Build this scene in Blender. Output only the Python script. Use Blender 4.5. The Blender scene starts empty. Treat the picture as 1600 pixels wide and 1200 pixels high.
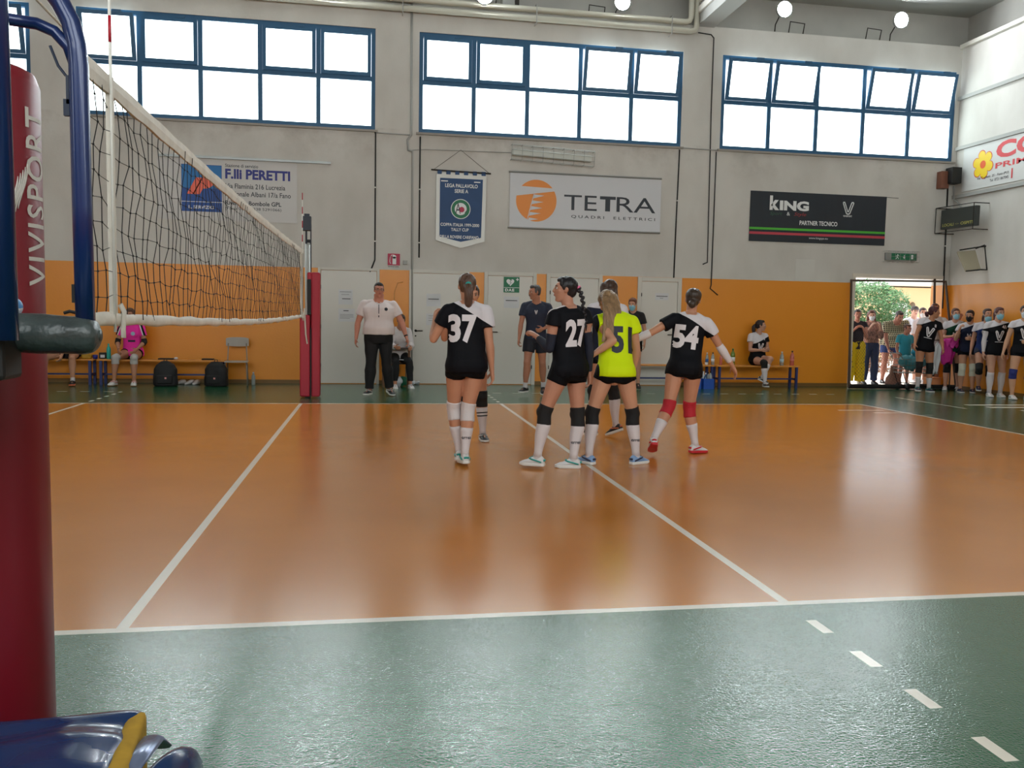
import bpy, bmesh, math, random
from mathutils import Vector, Matrix, Quaternion, noise
from mathutils.bvhtree import BVHTree
random.seed(7)
S = bpy.context.scene
COL = S.collection
PI = math.pi
rad = math.radians

# ------------------------------------------------------------------ camera
CX, CY, CZ = 1.026, -3.570, 1.333
FPX = 1302.4
cr = Vector((0.9861338, -0.16484293, 0.01915576))
cu = Vector((-0.00554782, 0.08261853, 0.9965658))
cf = Vector((0.16585944, 0.98285349, -0.0805584))
cam = bpy.data.cameras.new('camera')
cam.sensor_fit = 'HORIZONTAL'; cam.sensor_width = 36.0
cam.lens = FPX / 1600 * 36.0
cam.clip_start = 0.02; cam.clip_end = 400
camo = bpy.data.objects.new('camera', cam); COL.objects.link(camo)
camo.matrix_world = Matrix(((cr.x, cu.x, -cf.x, CX), (cr.y, cu.y, -cf.y, CY), (cr.z, cu.z, -cf.z, CZ), (0, 0, 0, 1)))
S.camera = camo

# ------------------------------------------------------------------ world, sun, exposure
W = bpy.data.worlds.new('sky'); S.world = W; W.use_nodes = True
wn = W.node_tree.nodes; wl = W.node_tree.links
bg = wn['Background']; bg.inputs[0].default_value = (0.80, 0.90, 1.0, 1); bg.inputs[1].default_value = 1.6
sun = bpy.data.lights.new('sun', 'SUN'); sun.energy = 5.0; sun.angle = rad(0.6); sun.color = (1.0, 0.95, 0.86)
suno = bpy.data.objects.new('sun', sun); COL.objects.link(suno)
suno.rotation_euler = Vector((-0.75, -3.95, -6.5)).to_track_quat('-Z', 'Y').to_euler()
S.view_settings.view_transform = 'Standard'; S.view_settings.look = 'None'
S.view_settings.exposure = 0.62; S.view_settings.gamma = 1.0; S.view_settings.use_curve_mapping = False
S.cycles.use_denoising = True
S.cycles.max_bounces = 8; S.cycles.diffuse_bounces = 5; S.cycles.glossy_bounces = 3
S.cycles.sample_clamp_indirect = 6.0
PANE = 2.9       # radiance of the daylight on the frosted window panes
PANE_FILL = 4.0  # radiance of the added fill panes behind the camera
FLOOD = 300.0

# ------------------------------------------------------------------ helpers
def at(px, py, Y):
    d = cf + cr * ((px - 800) / FPX) - cu * ((py - 600) / FPX)
    t = (Y - CY) / d.y
    return Vector((CX, CY, CZ)) + d * t
def at_x(px, py, X):
    d = cf + cr * ((px - 800) / FPX) - cu * ((py - 600) / FPX)
    t = (X - CX) / d.x
    return Vector((CX, CY, CZ)) + d * t

def lin(c):
    return tuple(((v / 255) / 12.92 if v / 255 <= 0.04045 else ((v / 255 + 0.055) / 1.055) ** 2.4) for v in c)

MATS = {}
def mat(name, rgb, rough=0.6, metal=0.0, emit=None, es=1.0, alpha=None, trans=0.0, var=0.0, vscale=6.0, bump=0.0, bscale=40.0, spec=0.5, coat=0.0, aniso=None):
    if name in MATS: return MATS[name]
    m = bpy.data.materials.new(name); m.use_nodes = True
    n = m.node_tree.nodes; l = m.node_tree.links; b = n['Principled BSDF']
    c = lin(rgb)
    b.inputs['Base Color'].default_value = (*c, 1); b.inputs['Roughness'].default_value = rough
    b.inputs['Metallic'].default_value = metal; b.inputs['Specular IOR Level'].default_value = spec
    b.inputs['Coat Weight'].default_value = coat; b.inputs['Transmission Weight'].default_value = trans
    if emit is not None:
        b.inputs['Emission Color'].default_value = (*lin(emit), 1); b.inputs['Emission Strength'].default_value = es
    tc = n.new('ShaderNodeTexCoord')
    if var > 0:
        mp = n.new('ShaderNodeMapping'); l.new(tc.outputs['Object'], mp.inputs[0])
        if aniso: mp.inputs['Scale'].default_value = aniso
        t = n.new('ShaderNodeTexNoise'); t.inputs['Scale'].default_value = vscale; t.inputs['Detail'].default_value = 4
        l.new(mp.outputs[0], t.inputs['Vector'])
        r = n.new('ShaderNodeMapRange'); r.inputs[1].default_value = 0.3; r.inputs[2].default_value = 0.7
        r.inputs[3].default_value = 1 - var; r.inputs[4].default_value = 1 + var
        l.new(t.outputs[0], r.inputs[0])
        mx = n.new('ShaderNodeVectorMath'); mx.operation = 'SCALE'; mx.inputs[0].default_value = c
        l.new(r.outputs[0], mx.inputs['Scale']); l.new(mx.outputs[0], b.inputs['Base Color'])
    if bump > 0:
        t2 = n.new('ShaderNodeTexNoise'); t2.inputs['Scale'].default_value = bscale; t2.inputs['Detail'].default_value = 3
        mp2 = n.new('ShaderNodeMapping'); l.new(tc.outputs['Object'], mp2.inputs[0])
        if aniso: mp2.inputs['Scale'].default_value = aniso
        l.new(mp2.outputs[0], t2.inputs['Vector'])
        bp = n.new('ShaderNodeBump'); bp.inputs['Strength'].default_value = bump; bp.inputs['Distance'].default_value = 0.01
        l.new(t2.outputs[0], bp.inputs['Height']); l.new(bp.outputs[0], b.inputs['Normal'])
    MATS[name] = m
    return m

def bands(name, base, rules, rough=0.7, bump=0.15):
    """cloth whose colour changes across straight lines: rules = [(a,b,c,d,rgb)] paint where a*x+b*y+c*z > d (object space)"""
    m = mat(name, base, rough, bump=bump, bscale=14, spec=.15)
    n = m.node_tree.nodes; l = m.node_tree.links; b = n['Principled BSDF']
    tc = n.new('ShaderNodeTexCoord'); prev = None
    for (x, y, z, d, rgb) in rules:
        dt = n.new('ShaderNodeVectorMath'); dt.operation = 'DOT_PRODUCT'; l.new(tc.outputs['Object'], dt.inputs[0]); dt.inputs[1].default_value = (x, y, z)
        gt = n.new('ShaderNodeMath'); gt.operation = 'GREATER_THAN'; gt.inputs[1].default_value = d; l.new(dt.outputs['Value'], gt.inputs[0])
        mx = n.new('ShaderNodeMix'); mx.data_type = 'RGBA'
        l.new(gt.outputs[0], mx.inputs[0]); mx.inputs[7].default_value = (*lin(rgb), 1)
        if prev is None: mx.inputs[6].default_value = (*lin(base), 1)
        else: l.new(prev, mx.inputs[6])
        prev = mx.outputs[2]
    l.new(prev, b.inputs['Base Color'])
    return m

def frame_of(d, ref=None):
    d = Vector(d).normalized()
    r = Vector(ref) if ref is not None else (Vector((0, 0, 1)) if abs(d.z) < 0.9 else Vector((0, 1, 0)))
    x = d.cross(r)
    if x.length < 1e-5: x = d.cross(Vector((1, 0, 0)))
    x.normalize(); y = x.cross(d).normalized()
    return x, y, d

class MB:
    def __init__(s): s.v = []; s.f = []; s.m = []; s.cm = 0
    def add(s, vs, fs):
        o = len(s.v); s.v += [tuple(v) for v in vs]; s.f += [tuple(i + o for i in f) for f in fs]; s.m += [s.cm] * len(fs); return s
    def box(s, x0, x1, y0, y1, z0, z1, M=None):
        vs = [Vector(p) for p in ((x0, y0, z0), (x1, y0, z0), (x1, y1, z0), (x0, y1, z0), (x0, y0, z1), (x1, y0, z1), (x1, y1, z1), (x0, y1, z1))]
        if M is not None: vs = [M @ v for v in vs]
        return s.add(vs, [(0, 3, 2, 1), (4, 5, 6, 7), (0, 1, 5, 4), (1, 2, 6, 5), (2, 3, 7, 6), (3, 0, 4, 7)])
    def cbox(s, c, sz, M=None):
        return s.box(c[0] - sz[0] / 2, c[0] + sz[0] / 2, c[1] - sz[1] / 2, c[1] + sz[1] / 2, c[2] - sz[2] / 2, c[2] + sz[2] / 2, M)
    def rings(s, R, cap=True, close=True):
        n = len(R[0]); vs = [p for r in R for p in r]; fs = []
        for i in range(len(R) - 1):
            for j in range(n if close else n - 1):
                k = (j + 1) % n
                fs.append((i * n + j, i * n + k, (i + 1) * n + k, (i + 1) * n + j))
        if cap:
            fs.append(tuple(range(n))[::-1]); fs.append(tuple((len(R) - 1) * n + j for j in range(n)))
        return s.add(vs, fs)
    def tube(s, pts, r, n=8, cap=True, ell=None, ref=None):
        pts = [Vector(p) for p in pts]; rr = r if isinstance(r, (list, tuple)) else [r] * len(pts)
        R = []; x = None
        for i, p in enumerate(pts):
            if i == 0: d = pts[1] - pts[0]
            elif i == len(pts) - 1: d = pts[-1] - pts[-2]
            else: d = (pts[i + 1] - p).normalized() + (p - pts[i - 1]).normalized()
            if d.length < 1e-9: d = Vector((0, 0, 1))
            d.normalize()
            if x is None: x, y, _ = frame_of(d, ref)
            else:
                x = (x - d * x.dot(d))
                if x.length < 1e-6: x = frame_of(d)[0]
                x.normalize(); y = d.cross(x) * -1
            y = x.cross(d).normalized()
            ex, ey = ell if ell else (1, 1)
            R.append([p + x * (math.cos(a) * rr[i] * ex) + y * (math.sin(a) * rr[i] * ey) for a in (2 * PI * k / n for k in range(n))])
        return s.rings(R, cap)
    def ell(s, c, r, M=None, u=14, w=9):
        c = Vector(c); R = []
        if not hasattr(r, '__len__'): r = (r, r, r)
        for i in range(w + 1):
            th = PI * (i + 0.02 if i == 0 else (i - 0.02 if i == w else i)) / w
            R.append([(Vector((r[0] * math.sin(th) * math.cos(2 * PI * k / u), r[1] * math.sin(th) * math.sin(2 * PI * k / u), -r[2] * math.cos(th)))) for k in range(u)])
        R = [[c + (M @ p if M is not None else p) for p in q] for q in R]
        return s.rings(R)
    def cyl(s, a, b, r, n=12, r2=None):
        return s.tube([a, b], [r, r if r2 is None else r2], n)
    def poly(s, pts):  # single n-gon
        return s.add(pts, [tuple(range(len(pts)))])
    def prism(s, pts, vec):
        vec = Vector(vec); n = len(pts); a = [Vector(p) for p in pts]; b = [p + vec for p in a]
        return s.add(a + b, [tuple(range(n))[::-1], tuple(range(n, 2 * n))] + [(i, (i + 1) % n, n + (i + 1) % n, n + i) for i in range(n)])
    def mesh(s, name='mesh', mats=(), smooth=False):
        me = bpy.data.meshes.new(name); me.from_pydata(s.v, [], s.f)
        for m in (mats if isinstance(mats, (list, tuple)) else [mats]): me.materials.append(m)
        me.polygons.foreach_set('material_index', s.m)
        me.polygons.foreach_set('use_smooth', [smooth] * len(me.polygons))
        bm = bmesh.new(); bm.from_mesh(me); bmesh.ops.recalc_face_normals(bm, faces=bm.faces); bm.to_mesh(me); bm.free()
        me.update(); return me
    def build(s, name, mats, parent=None, smooth=False, bevel=0.0, loc=None, **kw):
        o = obj(name, s.mesh(name, mats, smooth), parent, **kw)
        if loc is not None: o.location = loc
        if bevel > 0:
            b = o.modifiers.new('bevel', 'BEVEL'); b.width = bevel; b.segments = 2; b.limit_method = 'ANGLE'
        return o

def obj(name, me, parent=None, label=None, cat=None, group=None, kind=None):
    o = bpy.data.objects.new(name, me); COL.objects.link(o)
    if parent is not None: o.parent = parent
    tag(o, label, cat, group, kind); return o
def tag(o, label=None, cat=None, group=None, kind=None):
    if label: o['label'] = label
    if cat: o['category'] = cat
    if group: o['group'] = group
    if kind: o['kind'] = kind
def empty(name, loc, label=None, cat=None, group=None, rz=0):
    o = bpy.data.objects.new(name, None); COL.objects.link(o); o.location = loc; o.rotation_euler = (0, 0, rz)
    o.empty_display_size = 0.1
    tag(o, label, cat, group); return o

def text_mesh(body, bold=0.0, shear=0.0, spacing=1.0):
    c = bpy.data.curves.new('lettering', 'FONT'); c.body = body; c.offset = bold; c.shear = shear; c.space_character = spacing
    c.resolution_u = 3; c.fill_mode = 'FRONT'
    o = bpy.data.objects.new('lettering', c); COL.objects.link(o)
    dg = bpy.context.evaluated_depsgraph_get(); dg.update()
    me = bpy.data.meshes.new_from_object(o.evaluated_get(dg))
    V = [v.co.copy() for v in me.vertices]; F = [tuple(p.vertices) for p in me.polygons]
    bpy.data.objects.remove(o); bpy.data.curves.remove(c); bpy.data.meshes.remove(me)
    x0 = min(v.x for v in V); x1 = max(v.x for v in V); y0 = min(v.y for v in V); y1 = max(v.y for v in V)
    return [((v.x - x0) / (x1 - x0), (v.y - y0) / (y1 - y0)) for v in V], F
def lettering(mb, body, O, U, V_, bold=0.0, shear=0.0, spacing=1.0, N=None):
    """letters fitted in the parallelogram O, O+U, O+V"""
    uv, F = text_mesh(body, bold, shear, spacing)
    O = Vector(O); U = Vector(U); V_ = Vector(V_)
    mb.add([O + U * a + V_ * b for a, b in uv], F)
def wall_text(mb, body, x0, x1, z0, z1, Y, **k):
    lettering(mb, body, (x0, Y, z0), (x1 - x0, 0, 0), (0, 0, z1 - z0), **k)

def wt(parent, m, body, *a, **k):
    mb = MB(); wall_text(mb, body, *a, **k); return mb.build('lettering', m, parent)

def remesh(mb, voxel, name, mats, smooth_it=2, fac=0.5, post=None):
    me = mb.mesh('raw'); o = bpy.data.objects.new('raw', me); COL.objects.link(o)
    md = o.modifiers.new('r', 'REMESH'); md.mode = 'VOXEL'; md.voxel_size = voxel; md.use_smooth_shade = True
    if smooth_it:
        sm = o.modifiers.new('s', 'SMOOTH'); sm.iterations = smooth_it; sm.factor = fac
    dg = bpy.context.evaluated_depsgraph_get(); dg.update()
    out = bpy.data.meshes.new_from_object(o.evaluated_get(dg)); out.name = name
    bpy.data.objects.remove(o); bpy.data.meshes.remove(me)
    out.materials.clear()
    for m in (mats if isinstance(mats, (list, tuple)) else [mats]): out.materials.append(m)
    return out
def wrinkle(me, amp, freq=(9, 9, 4), seed=0.0):
    me.update(); 
    nr = [v.normal.copy() for v in me.vertices]
    for v, n in zip(me.vertices, nr):
        c = v.co
        v.co = c + n * (amp * noise.noise(Vector((c.x * freq[0] + seed, c.y * freq[1], c.z * freq[2]))))
    me.update()

# ------------------------------------------------------------------ materials of the setting
YW, XR, ZL = 12.55, 13.15, 7.12      # far wall, right wall, top ledge
YN, XL, ZC = -6.5, -12.5, 7.85       # near wall, left wall, ceiling

def wall_material(name):
    m = bpy.data.materials.new(name); m.use_nodes = True
    n = m.node_tree.nodes; l = m.node_tree.links; b = n['Principled BSDF']; b.inputs['Roughness'].default_value = 0.62
    g = n.new('ShaderNodeNewGeometry'); sp = n.new('ShaderNodeSeparateXYZ'); l.new(g.outputs['Position'], sp.inputs[0])
    # plaster mottling, grime and damp stains below the windows
    t = n.new('ShaderNodeTexNoise'); t.inputs['Scale'].default_value = 1.3; t.inputs['Detail'].default_value = 6
    mp = n.new('ShaderNodeMapping'); mp.inputs['Scale'].default_value = (1, 1, 0.55); l.new(g.outputs['Position'], mp.inputs[0]); l.new(mp.outputs[0], t.inputs['Vector'])
    r = n.new('ShaderNodeValToRGB'); r.color_ramp.elements[0].position = 0.30; r.color_ramp.elements[0].color = (*lin((193, 189, 182)), 1)
    r.color_ramp.elements[1].position = 0.62; r.color_ramp.elements[1].color = (*lin((207, 204, 198)), 1); l.new(t.outputs[0], r.inputs[0])
    t2 = n.new('ShaderNodeTexNoise'); t2.inputs['Scale'].default_value = 0.8; t2.inputs['Detail'].default_value = 8; t2.inputs['Roughness'].default_value = 0.7; l.new(g.outputs['Position'], t2.inputs['Vector'])
    band = n.new('ShaderNodeMapRange'); band.inputs[1].default_value = 3.9; band.inputs[2].default_value = 4.72; band.inputs[3].default_value = 0; band.inputs[4].default_value = 1; l.new(sp.outputs[2], band.inputs[0])
    cut = n.new('ShaderNodeMath'); cut.operation = 'LESS_THAN'; cut.inputs[1].default_value = 4.8; l.new(sp.outputs[2], cut.inputs[0])
    m1 = n.new('ShaderNodeMath'); m1.operation = 'MULTIPLY'; l.new(band.outputs[0], m1.inputs[0]); l.new(cut.outputs[0], m1.inputs[1])
    sn = n.new('ShaderNodeMapRange'); sn.inputs[1].default_value = 0.48; sn.inputs[2].default_value = 0.72; sn.inputs[3].default_value = 0; sn.inputs[4].default_value = 0.55; l.new(t2.outputs[0], sn.inputs[0])
    m2 = n.new('ShaderNodeMath'); m2.operation = 'MULTIPLY'; l.new(m1.outputs[0], m2.inputs[0]); l.new(sn.outputs[0], m2.inputs[1])
    mx = n.new('ShaderNodeMix'); mx.data_type = 'RGBA'; l.new(m2.outputs[0], mx.inputs[0]); l.new(r.outputs[0], mx.inputs[6]); mx.inputs[7].default_value = (*lin((128, 118, 108)), 1)
    # ochre dado paint up to 2.17 m
    oc = n.new('ShaderNodeMix'); oc.data_type = 'RGBA'; oc.inputs[6].default_value = (*lin((222, 138, 32)), 1); oc.inputs[7].default_value = (*lin((232, 148, 38)), 1); l.new(t2.outputs[0], oc.inputs[0])
    lt = n.new('ShaderNodeMath'); lt.operation = 'LESS_THAN'; lt.inputs[1].default_value = 2.175; l.new(sp.outputs[2], lt.inputs[0])
    m3 = n.new('ShaderNodeMix'); m3.data_type = 'RGBA'; l.new(lt.outputs[0], m3.inputs[0]); l.new(mx.outputs[2], m3.inputs[6]); l.new(oc.outputs[2], m3.inputs[7])
    l.new(m3.outputs[2], b.inputs['Base Color'])
    rr = n.new('ShaderNodeMapRange'); rr.inputs[3].default_value = 0.8; rr.inputs[4].default_value = 0.34; l.new(lt.outputs[0], rr.inputs[0]); l.new(rr.outputs[0], b.inputs['Roughness'])
    tb = n.new('ShaderNodeTexNoise'); tb.inputs['Scale'].default_value = 30; tb.inputs['Detail'].default_value = 4; l.new(g.outputs['Position'], tb.inputs['Vector'])
    bp = n.new('ShaderNodeBump'); bp.inputs['Strength'].default_value = 0.15; bp.inputs['Distance'].default_value = 0.01; l.new(tb.outputs[0], bp.inputs['Height']); l.new(bp.outputs[0], b.inputs['Normal'])
    return m
M_wall = wall_material('painted_wall')
M_plaster = mat('plaster', (204, 202, 196), 0.8, var=0.05, vscale=1.5)
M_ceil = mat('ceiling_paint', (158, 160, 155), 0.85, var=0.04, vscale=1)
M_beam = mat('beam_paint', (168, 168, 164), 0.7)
M_bluef = mat('blue_steel', (34, 86, 124), 0.45)
M_door = mat('door_white', (212, 208, 200), 0.38)
M_trim = mat('frame_white', (205, 201, 192), 0.5)
M_pane = mat('frosted_pane', (225, 235, 235), 0.5, emit=(236, 252, 252), es=PANE)
M_pane_fill = mat('frosted_pane_near', (225, 235, 235), 0.5, emit=(244, 250, 250), es=PANE_FILL)
M_black = mat('black_rubber', (14, 14, 15), 0.6)
M_metal = mat('grey_metal', (150, 152, 150), 0.4, 0.8)
M_dmetal = mat('dark_metal', (40, 34, 30), 0.5, 0.5)
M_white = mat('white_paint', (225, 222, 214), 0.5)
M_pipe = mat('pipe_cream', (196, 194, 180), 0.5)
M_conduit = mat('conduit_grey', (160, 160, 156), 0.5)

def floor_paint(name, rgb, rough, bstr):
    m = bpy.data.materials.new(name); m.use_nodes = True
    n = m.node_tree.nodes; l = m.node_tree.links; b = n['Principled BSDF']
    g = n.new('ShaderNodeNewGeometry')
    t = n.new('ShaderNodeTexNoise'); t.inputs['Scale'].default_value = 0.7; t.inputs['Detail'].default_value = 5; l.new(g.outputs['Position'], t.inputs['Vector'])
    r = n.new('ShaderNodeMapRange'); r.inputs[1].default_value = .3; r.inputs[2].default_value = .7; r.inputs[3].default_value = .90; r.inputs[4].default_value = 1.08; l.new(t.outputs[0], r.inputs[0])
    v = n.new('ShaderNodeVectorMath'); v.operation = 'SCALE'; v.inputs[0].default_value = lin(rgb); l.new(r.outputs[0], v.inputs['Scale']); l.new(v.outputs[0], b.inputs['Base Color'])
    b.inputs['Roughness'].default_value = rough; b.inputs['Specular IOR Level'].default_value = 0.7
    t2 = n.new('ShaderNodeTexNoise'); t2.inputs['Scale'].default_value = 105; t2.inputs['Detail'].default_value = 2; l.new(g.outputs['Position'], t2.inputs['Vector'])
    t3 = n.new('ShaderNodeTexNoise'); t3.inputs['Scale'].default_value = 3.0; t3.inputs['Detail'].default_value = 2; l.new(g.outputs['Position'], t3.inputs['Vector'])
    ad = n.new('ShaderNodeMath'); ad.operation = 'MULTIPLY_ADD'; ad.inputs[1].default_value = 2.0; l.new(t3.outputs[0], ad.inputs[0]); l.new(t2.outputs[0], ad.inputs[2])
    bp = n.new('ShaderNodeBump'); bp.inputs['Strength'].default_value = bstr; bp.inputs['Distance'].default_value = 0.002; l.new(ad.outputs[0], bp.inputs['Height']); l.new(bp.outputs[0], b.inputs['Normal'])
    return m
M_green = floor_paint('green_floor_paint', (36, 84, 56), 0.15, 0.8)
M_orange = floor_paint('orange_floor_paint', (188, 116, 38), 0.19, 0.16)
M_line = floor_paint('white_line_paint', (214, 206, 192), 0.25, 0.2)

# ------------------------------------------------------------------ floor: one sheet, painted court
def build_floor():
    white = [(-9, 9, 0, .05), (-9, 9, 8.95, 9), (-9, -8.95, 0, 9), (8.95, 9, 0, 9), (-.025, .025, .05, 8.95), (2.95, 3, 0, 9), (-3, -2.95, 0, 9)]
    for sx in (-1, 1):
        for k in range(5):
            a, b = sorted((sx * 2.95, sx * 3.0)); y = .20 + .35 * k
            white.append((a, b, -y - .15, -y)); white.append((a, b, 9 + y, 9 + y + .15))
    # coach restriction marks, 1.75 m off the far side line, and a scrap of another sport's line
    k = 0
    while 3.1 + k * .35 < 9.6:
        a = 3.1 + k * .35
        white.append((a, a + .15, 10.72, 10.77)); white.append((-a - .15, -a, 10.72, 10.77)); k += 1
    white.append((10.42, 10.46, 8.35, 10.2))
    # white strips in the corner of the court and a striped white marking beyond the end line
    white += [(8.07, 8.83, 8.09, 8.14), (8.45, 9.08, 7.76, 7.81), (9.02, 9.2, 7.45, 7.48), (10.88, 12.3, 8.84, 8.98), (10.98, 12.3, 8.46, 8.62), (11.2, 12.3, 8.0, 8.12), (11.3, 12.3, 7.62, 7.74)]
    xs = sorted({round(v, 4) for w in white for v in w[:2]} | {XL, XR, -9, 9}); ys = sorted({round(v, 4) for w in white for v in w[2:]} | {YN, YW, 0, 9})
    mb = MB(); idx = {}
    for i, x in enumerate(xs):
        for j, y in enumerate(ys): idx[i, j] = len(mb.v); mb.v.append((x, y, 0))
    for i in range(len(xs) - 1):
        for j in range(len(ys) - 1):
            x = (xs[i] + xs[i + 1]) / 2; y = (ys[j] + ys[j + 1]) / 2
            w = any(a < x < b and c < y < d for a, b, c, d in white)
            mb.f.append((idx[i, j], idx[i + 1, j], idx[i + 1, j + 1], idx[i, j + 1]))
            mb.m.append(2 if w else (1 if -9 < x < 9 and 0 < y < 9 else 0))
    mb.build('floor', [M_green, M_orange, M_line], kind='structure')
build_floor()

# ------------------------------------------------------------------ walls
WINX = [(-10.05, -4.87), (-4.12, 1.06), (1.87, 7.05), (7.87, 13.05)]
WZ0, WZ1 = 4.76, 6.60
DOOR = (10.98, 13.02, 2.30)
def slab(mb, x0, x1, z0, z1, holes, y0, y1):
    xs = sorted({x0, x1} | {v for h in holes for v in h[:2] if x0 < v < x1}); zs = sorted({z0, z1} | {v for h in holes for v in h[2:] if z0 < v < z1})
    for i in range(len(xs) - 1):
        j = 0
        while j < len(zs) - 1:
            cx = (xs[i] + xs[i + 1]) / 2
            solid = lambda q: not any(h[0] < cx < h[1] and h[2] < (zs[q] + zs[q + 1]) / 2 < h[3] for h in holes)
            if not solid(j): j += 1; continue
            k = j
            while k + 1 < len(zs) - 1 and solid(k + 1): k += 1
            mb.box(xs[i], xs[i + 1], y0, y1, zs[j], zs[k + 1]); j = k + 1
mb = MB()
slab(mb, XL - .4, XR + .4, 0, ZL, [(a, b, WZ0, WZ1) for a, b in WINX] + [(DOOR[0], DOOR[1], -1, DOOR[2])], YW, YW + .38)
mb.build('wall_far', M_wall, kind='structure')
mb = MB(); mb.box(XL, XR + .38, YW + .35, YW + .5, ZL, ZC); mb.build('wall_upper', mat('bare_concrete', (170, 168, 162), .8, var=.06, vscale=2), kind='structure')   # set back strip above the ledge, its shade put into a greyer colour
mb = MB(); mb.box(XR, XR + .38, YN, YW, 0, ZL); mb.build('wall_right', M_wall, kind='structure')
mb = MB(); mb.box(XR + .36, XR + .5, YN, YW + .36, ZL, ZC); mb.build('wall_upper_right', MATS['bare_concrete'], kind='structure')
mb = MB(); mb.box(XL - .3, XL, YN, YW, 0, ZC); mb.build('wall_left', M_wall, kind='structure')
FILL_WIN = [(-10.5, -5.5), (-4.5, .5), (1.5, 6.5), (7.5, 12.5)]
mb = MB(); slab(mb, XL - .3, XR + .3, 0, ZC, [(a, b, 3.2, 6.7) for a, b in FILL_WIN], YN - .3, YN); mb.build('wall_near', M_wall, kind='structure')
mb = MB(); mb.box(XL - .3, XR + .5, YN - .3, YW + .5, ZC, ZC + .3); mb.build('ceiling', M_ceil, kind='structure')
for i, x in enumerate((-10.9, -4.75, 1.30, 7.30)):
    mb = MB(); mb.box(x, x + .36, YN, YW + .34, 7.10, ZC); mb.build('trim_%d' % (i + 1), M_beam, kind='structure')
    mb = MB(); mb.box(x - .045, x - .002, YN, YW - .05, 7.30, 7.42); mb.box(x - .03, x - .002, YN, YW - .05, 7.50, 7.56)
    mb.build('cable_trunking', M_white, label=None, kind='structure')
for n_, x0, x1 in (('baseboard_far', XL, DOOR[0]),):
    pass
# baseboard strips between the doors
segs = [(XL, .02), (1.14, 1.72), (2.87, 3.16), (4.19, 4.39), (5.52, 6.27), (7.17, DOOR[0])]
mb = MB()
for a, b in segs: mb.box(a, b, YW - .012, YW, 0, .07)
mb.build('baseboard_far', mat('skirting_brown', (118, 84, 34), 0.5), kind='structure')
mb = MB(); mb.box(XR - .012, XR, YN, YW - .012, 0, .07); mb.build('baseboard_right', MATS['skirting_brown'], kind='structure')

# ------------------------------------------------------------------ high windows with bottom-hinged sashes
def window(num, X0, X1, opened, y=YW + .02):
    fr = MB(); d0, d1 = y, y + .07; w = .075
    pitch = (X1 - X0) / 5; zm = (WZ0 + WZ1) / 2 + .01
    fr.box(X0, X1, d0, d1, WZ0, WZ0 + w); fr.box(X0, X1, d0, d1, WZ1 - w, WZ1)
    fr.box(X0, X0 + w, d0, d1, WZ0 + w, WZ1 - w); fr.box(X1 - w, X1, d0, d1, WZ0 + w, WZ1 - w)
    fr.box(X0 + w, X1 - w, d0, d1, zm - .04, zm + .04)
    for k in range(1, 5):
        x = X0 + k * pitch; fr.box(x - .040, x + .040, d0, d1, WZ0 + w, zm - .04); fr.box(x - .040, x + .040, d0, d1, zm + .04, WZ1 - w)
    root = fr.build('window_%d' % num, M_bluef, kind='structure')
    for k in range(5):
        a = X0 + k * pitch + (w if k == 0 else .040); b = X0 + (k + 1) * pitch - (w if k == 4 else .040)
        p = MB(); p.box(a, b, d0 + .03, d0 + .04, WZ0 + w, zm - .04); p.build('window_pane', M_pane, root)
        z0, z1 = zm + .04, WZ1 - w
        if k == 2:
            p = MB(); p.box(a, b, d0 + .03, d0 + .04, z0, z1); p.build('window_pane', M_pane, root); continue
        ang = rad(11.5) if k in opened else 0
        T = Matrix.Translation((0, d0 - .012, z0)) @ Matrix.Rotation(ang, 4, 'X')   # tips into the hall about its bottom edge
        h = z1 - z0; s = MB(); a += .006; b -= .006; e = .065
        s.box(a, b, -.02, .025, 0, e, T); s.box(a, b, -.02, .025, h - e, h, T); s.box(a, a + e, -.02, .025, e, h - e, T); s.box(b - e, b, -.02, .025, e, h - e, T)
        s.box((a + b) / 2 + .12, (a + b) / 2 + .26, -.03, .01, h - .005, h + .035, T)
        so = s.build('sash', M_bluef, root)
        p = MB(); p.box(a + e, b - e, -.004, .006, e, h - e, T); p.build('window_pane', M_pane, so)
    sl = MB(); sl.box(X0 - .05, X1 + .05, YW - .05, YW + .02, WZ0 - .045, WZ0 - .005); sl.build('window_sill', mat('sill_grey', (150, 144, 136), .7), root)
window(1, *WINX[0], (3, 4)); window(2, *WINX[1], (0,)); window(3, *WINX[2], (3, 4)); window(4, *WINX[3], (0, 1, 3, 4))
for i, (a, b) in enumerate(FILL_WIN):  # unseen glowing windows in the near wall, added as fill light
    fr = MB(); y = YN - .15
    for x in (a, a + 1.22, a + 2.46, a + 3.7, b - .08): fr.box(x, x + .08, y - .03, y + .03, 3.2, 6.7)
    for z in (3.2, 4.9, 6.62): fr.box(a, b, y - .029, y + .029, z, z + .08)
    r_ = fr.build('window_%d' % (i + 5), M_bluef, kind='structure')
    p = MB(); p.box(a, b, y - .01, y, 3.2, 6.7); p.build('window_pane', M_pane_fill, r_)

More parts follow.
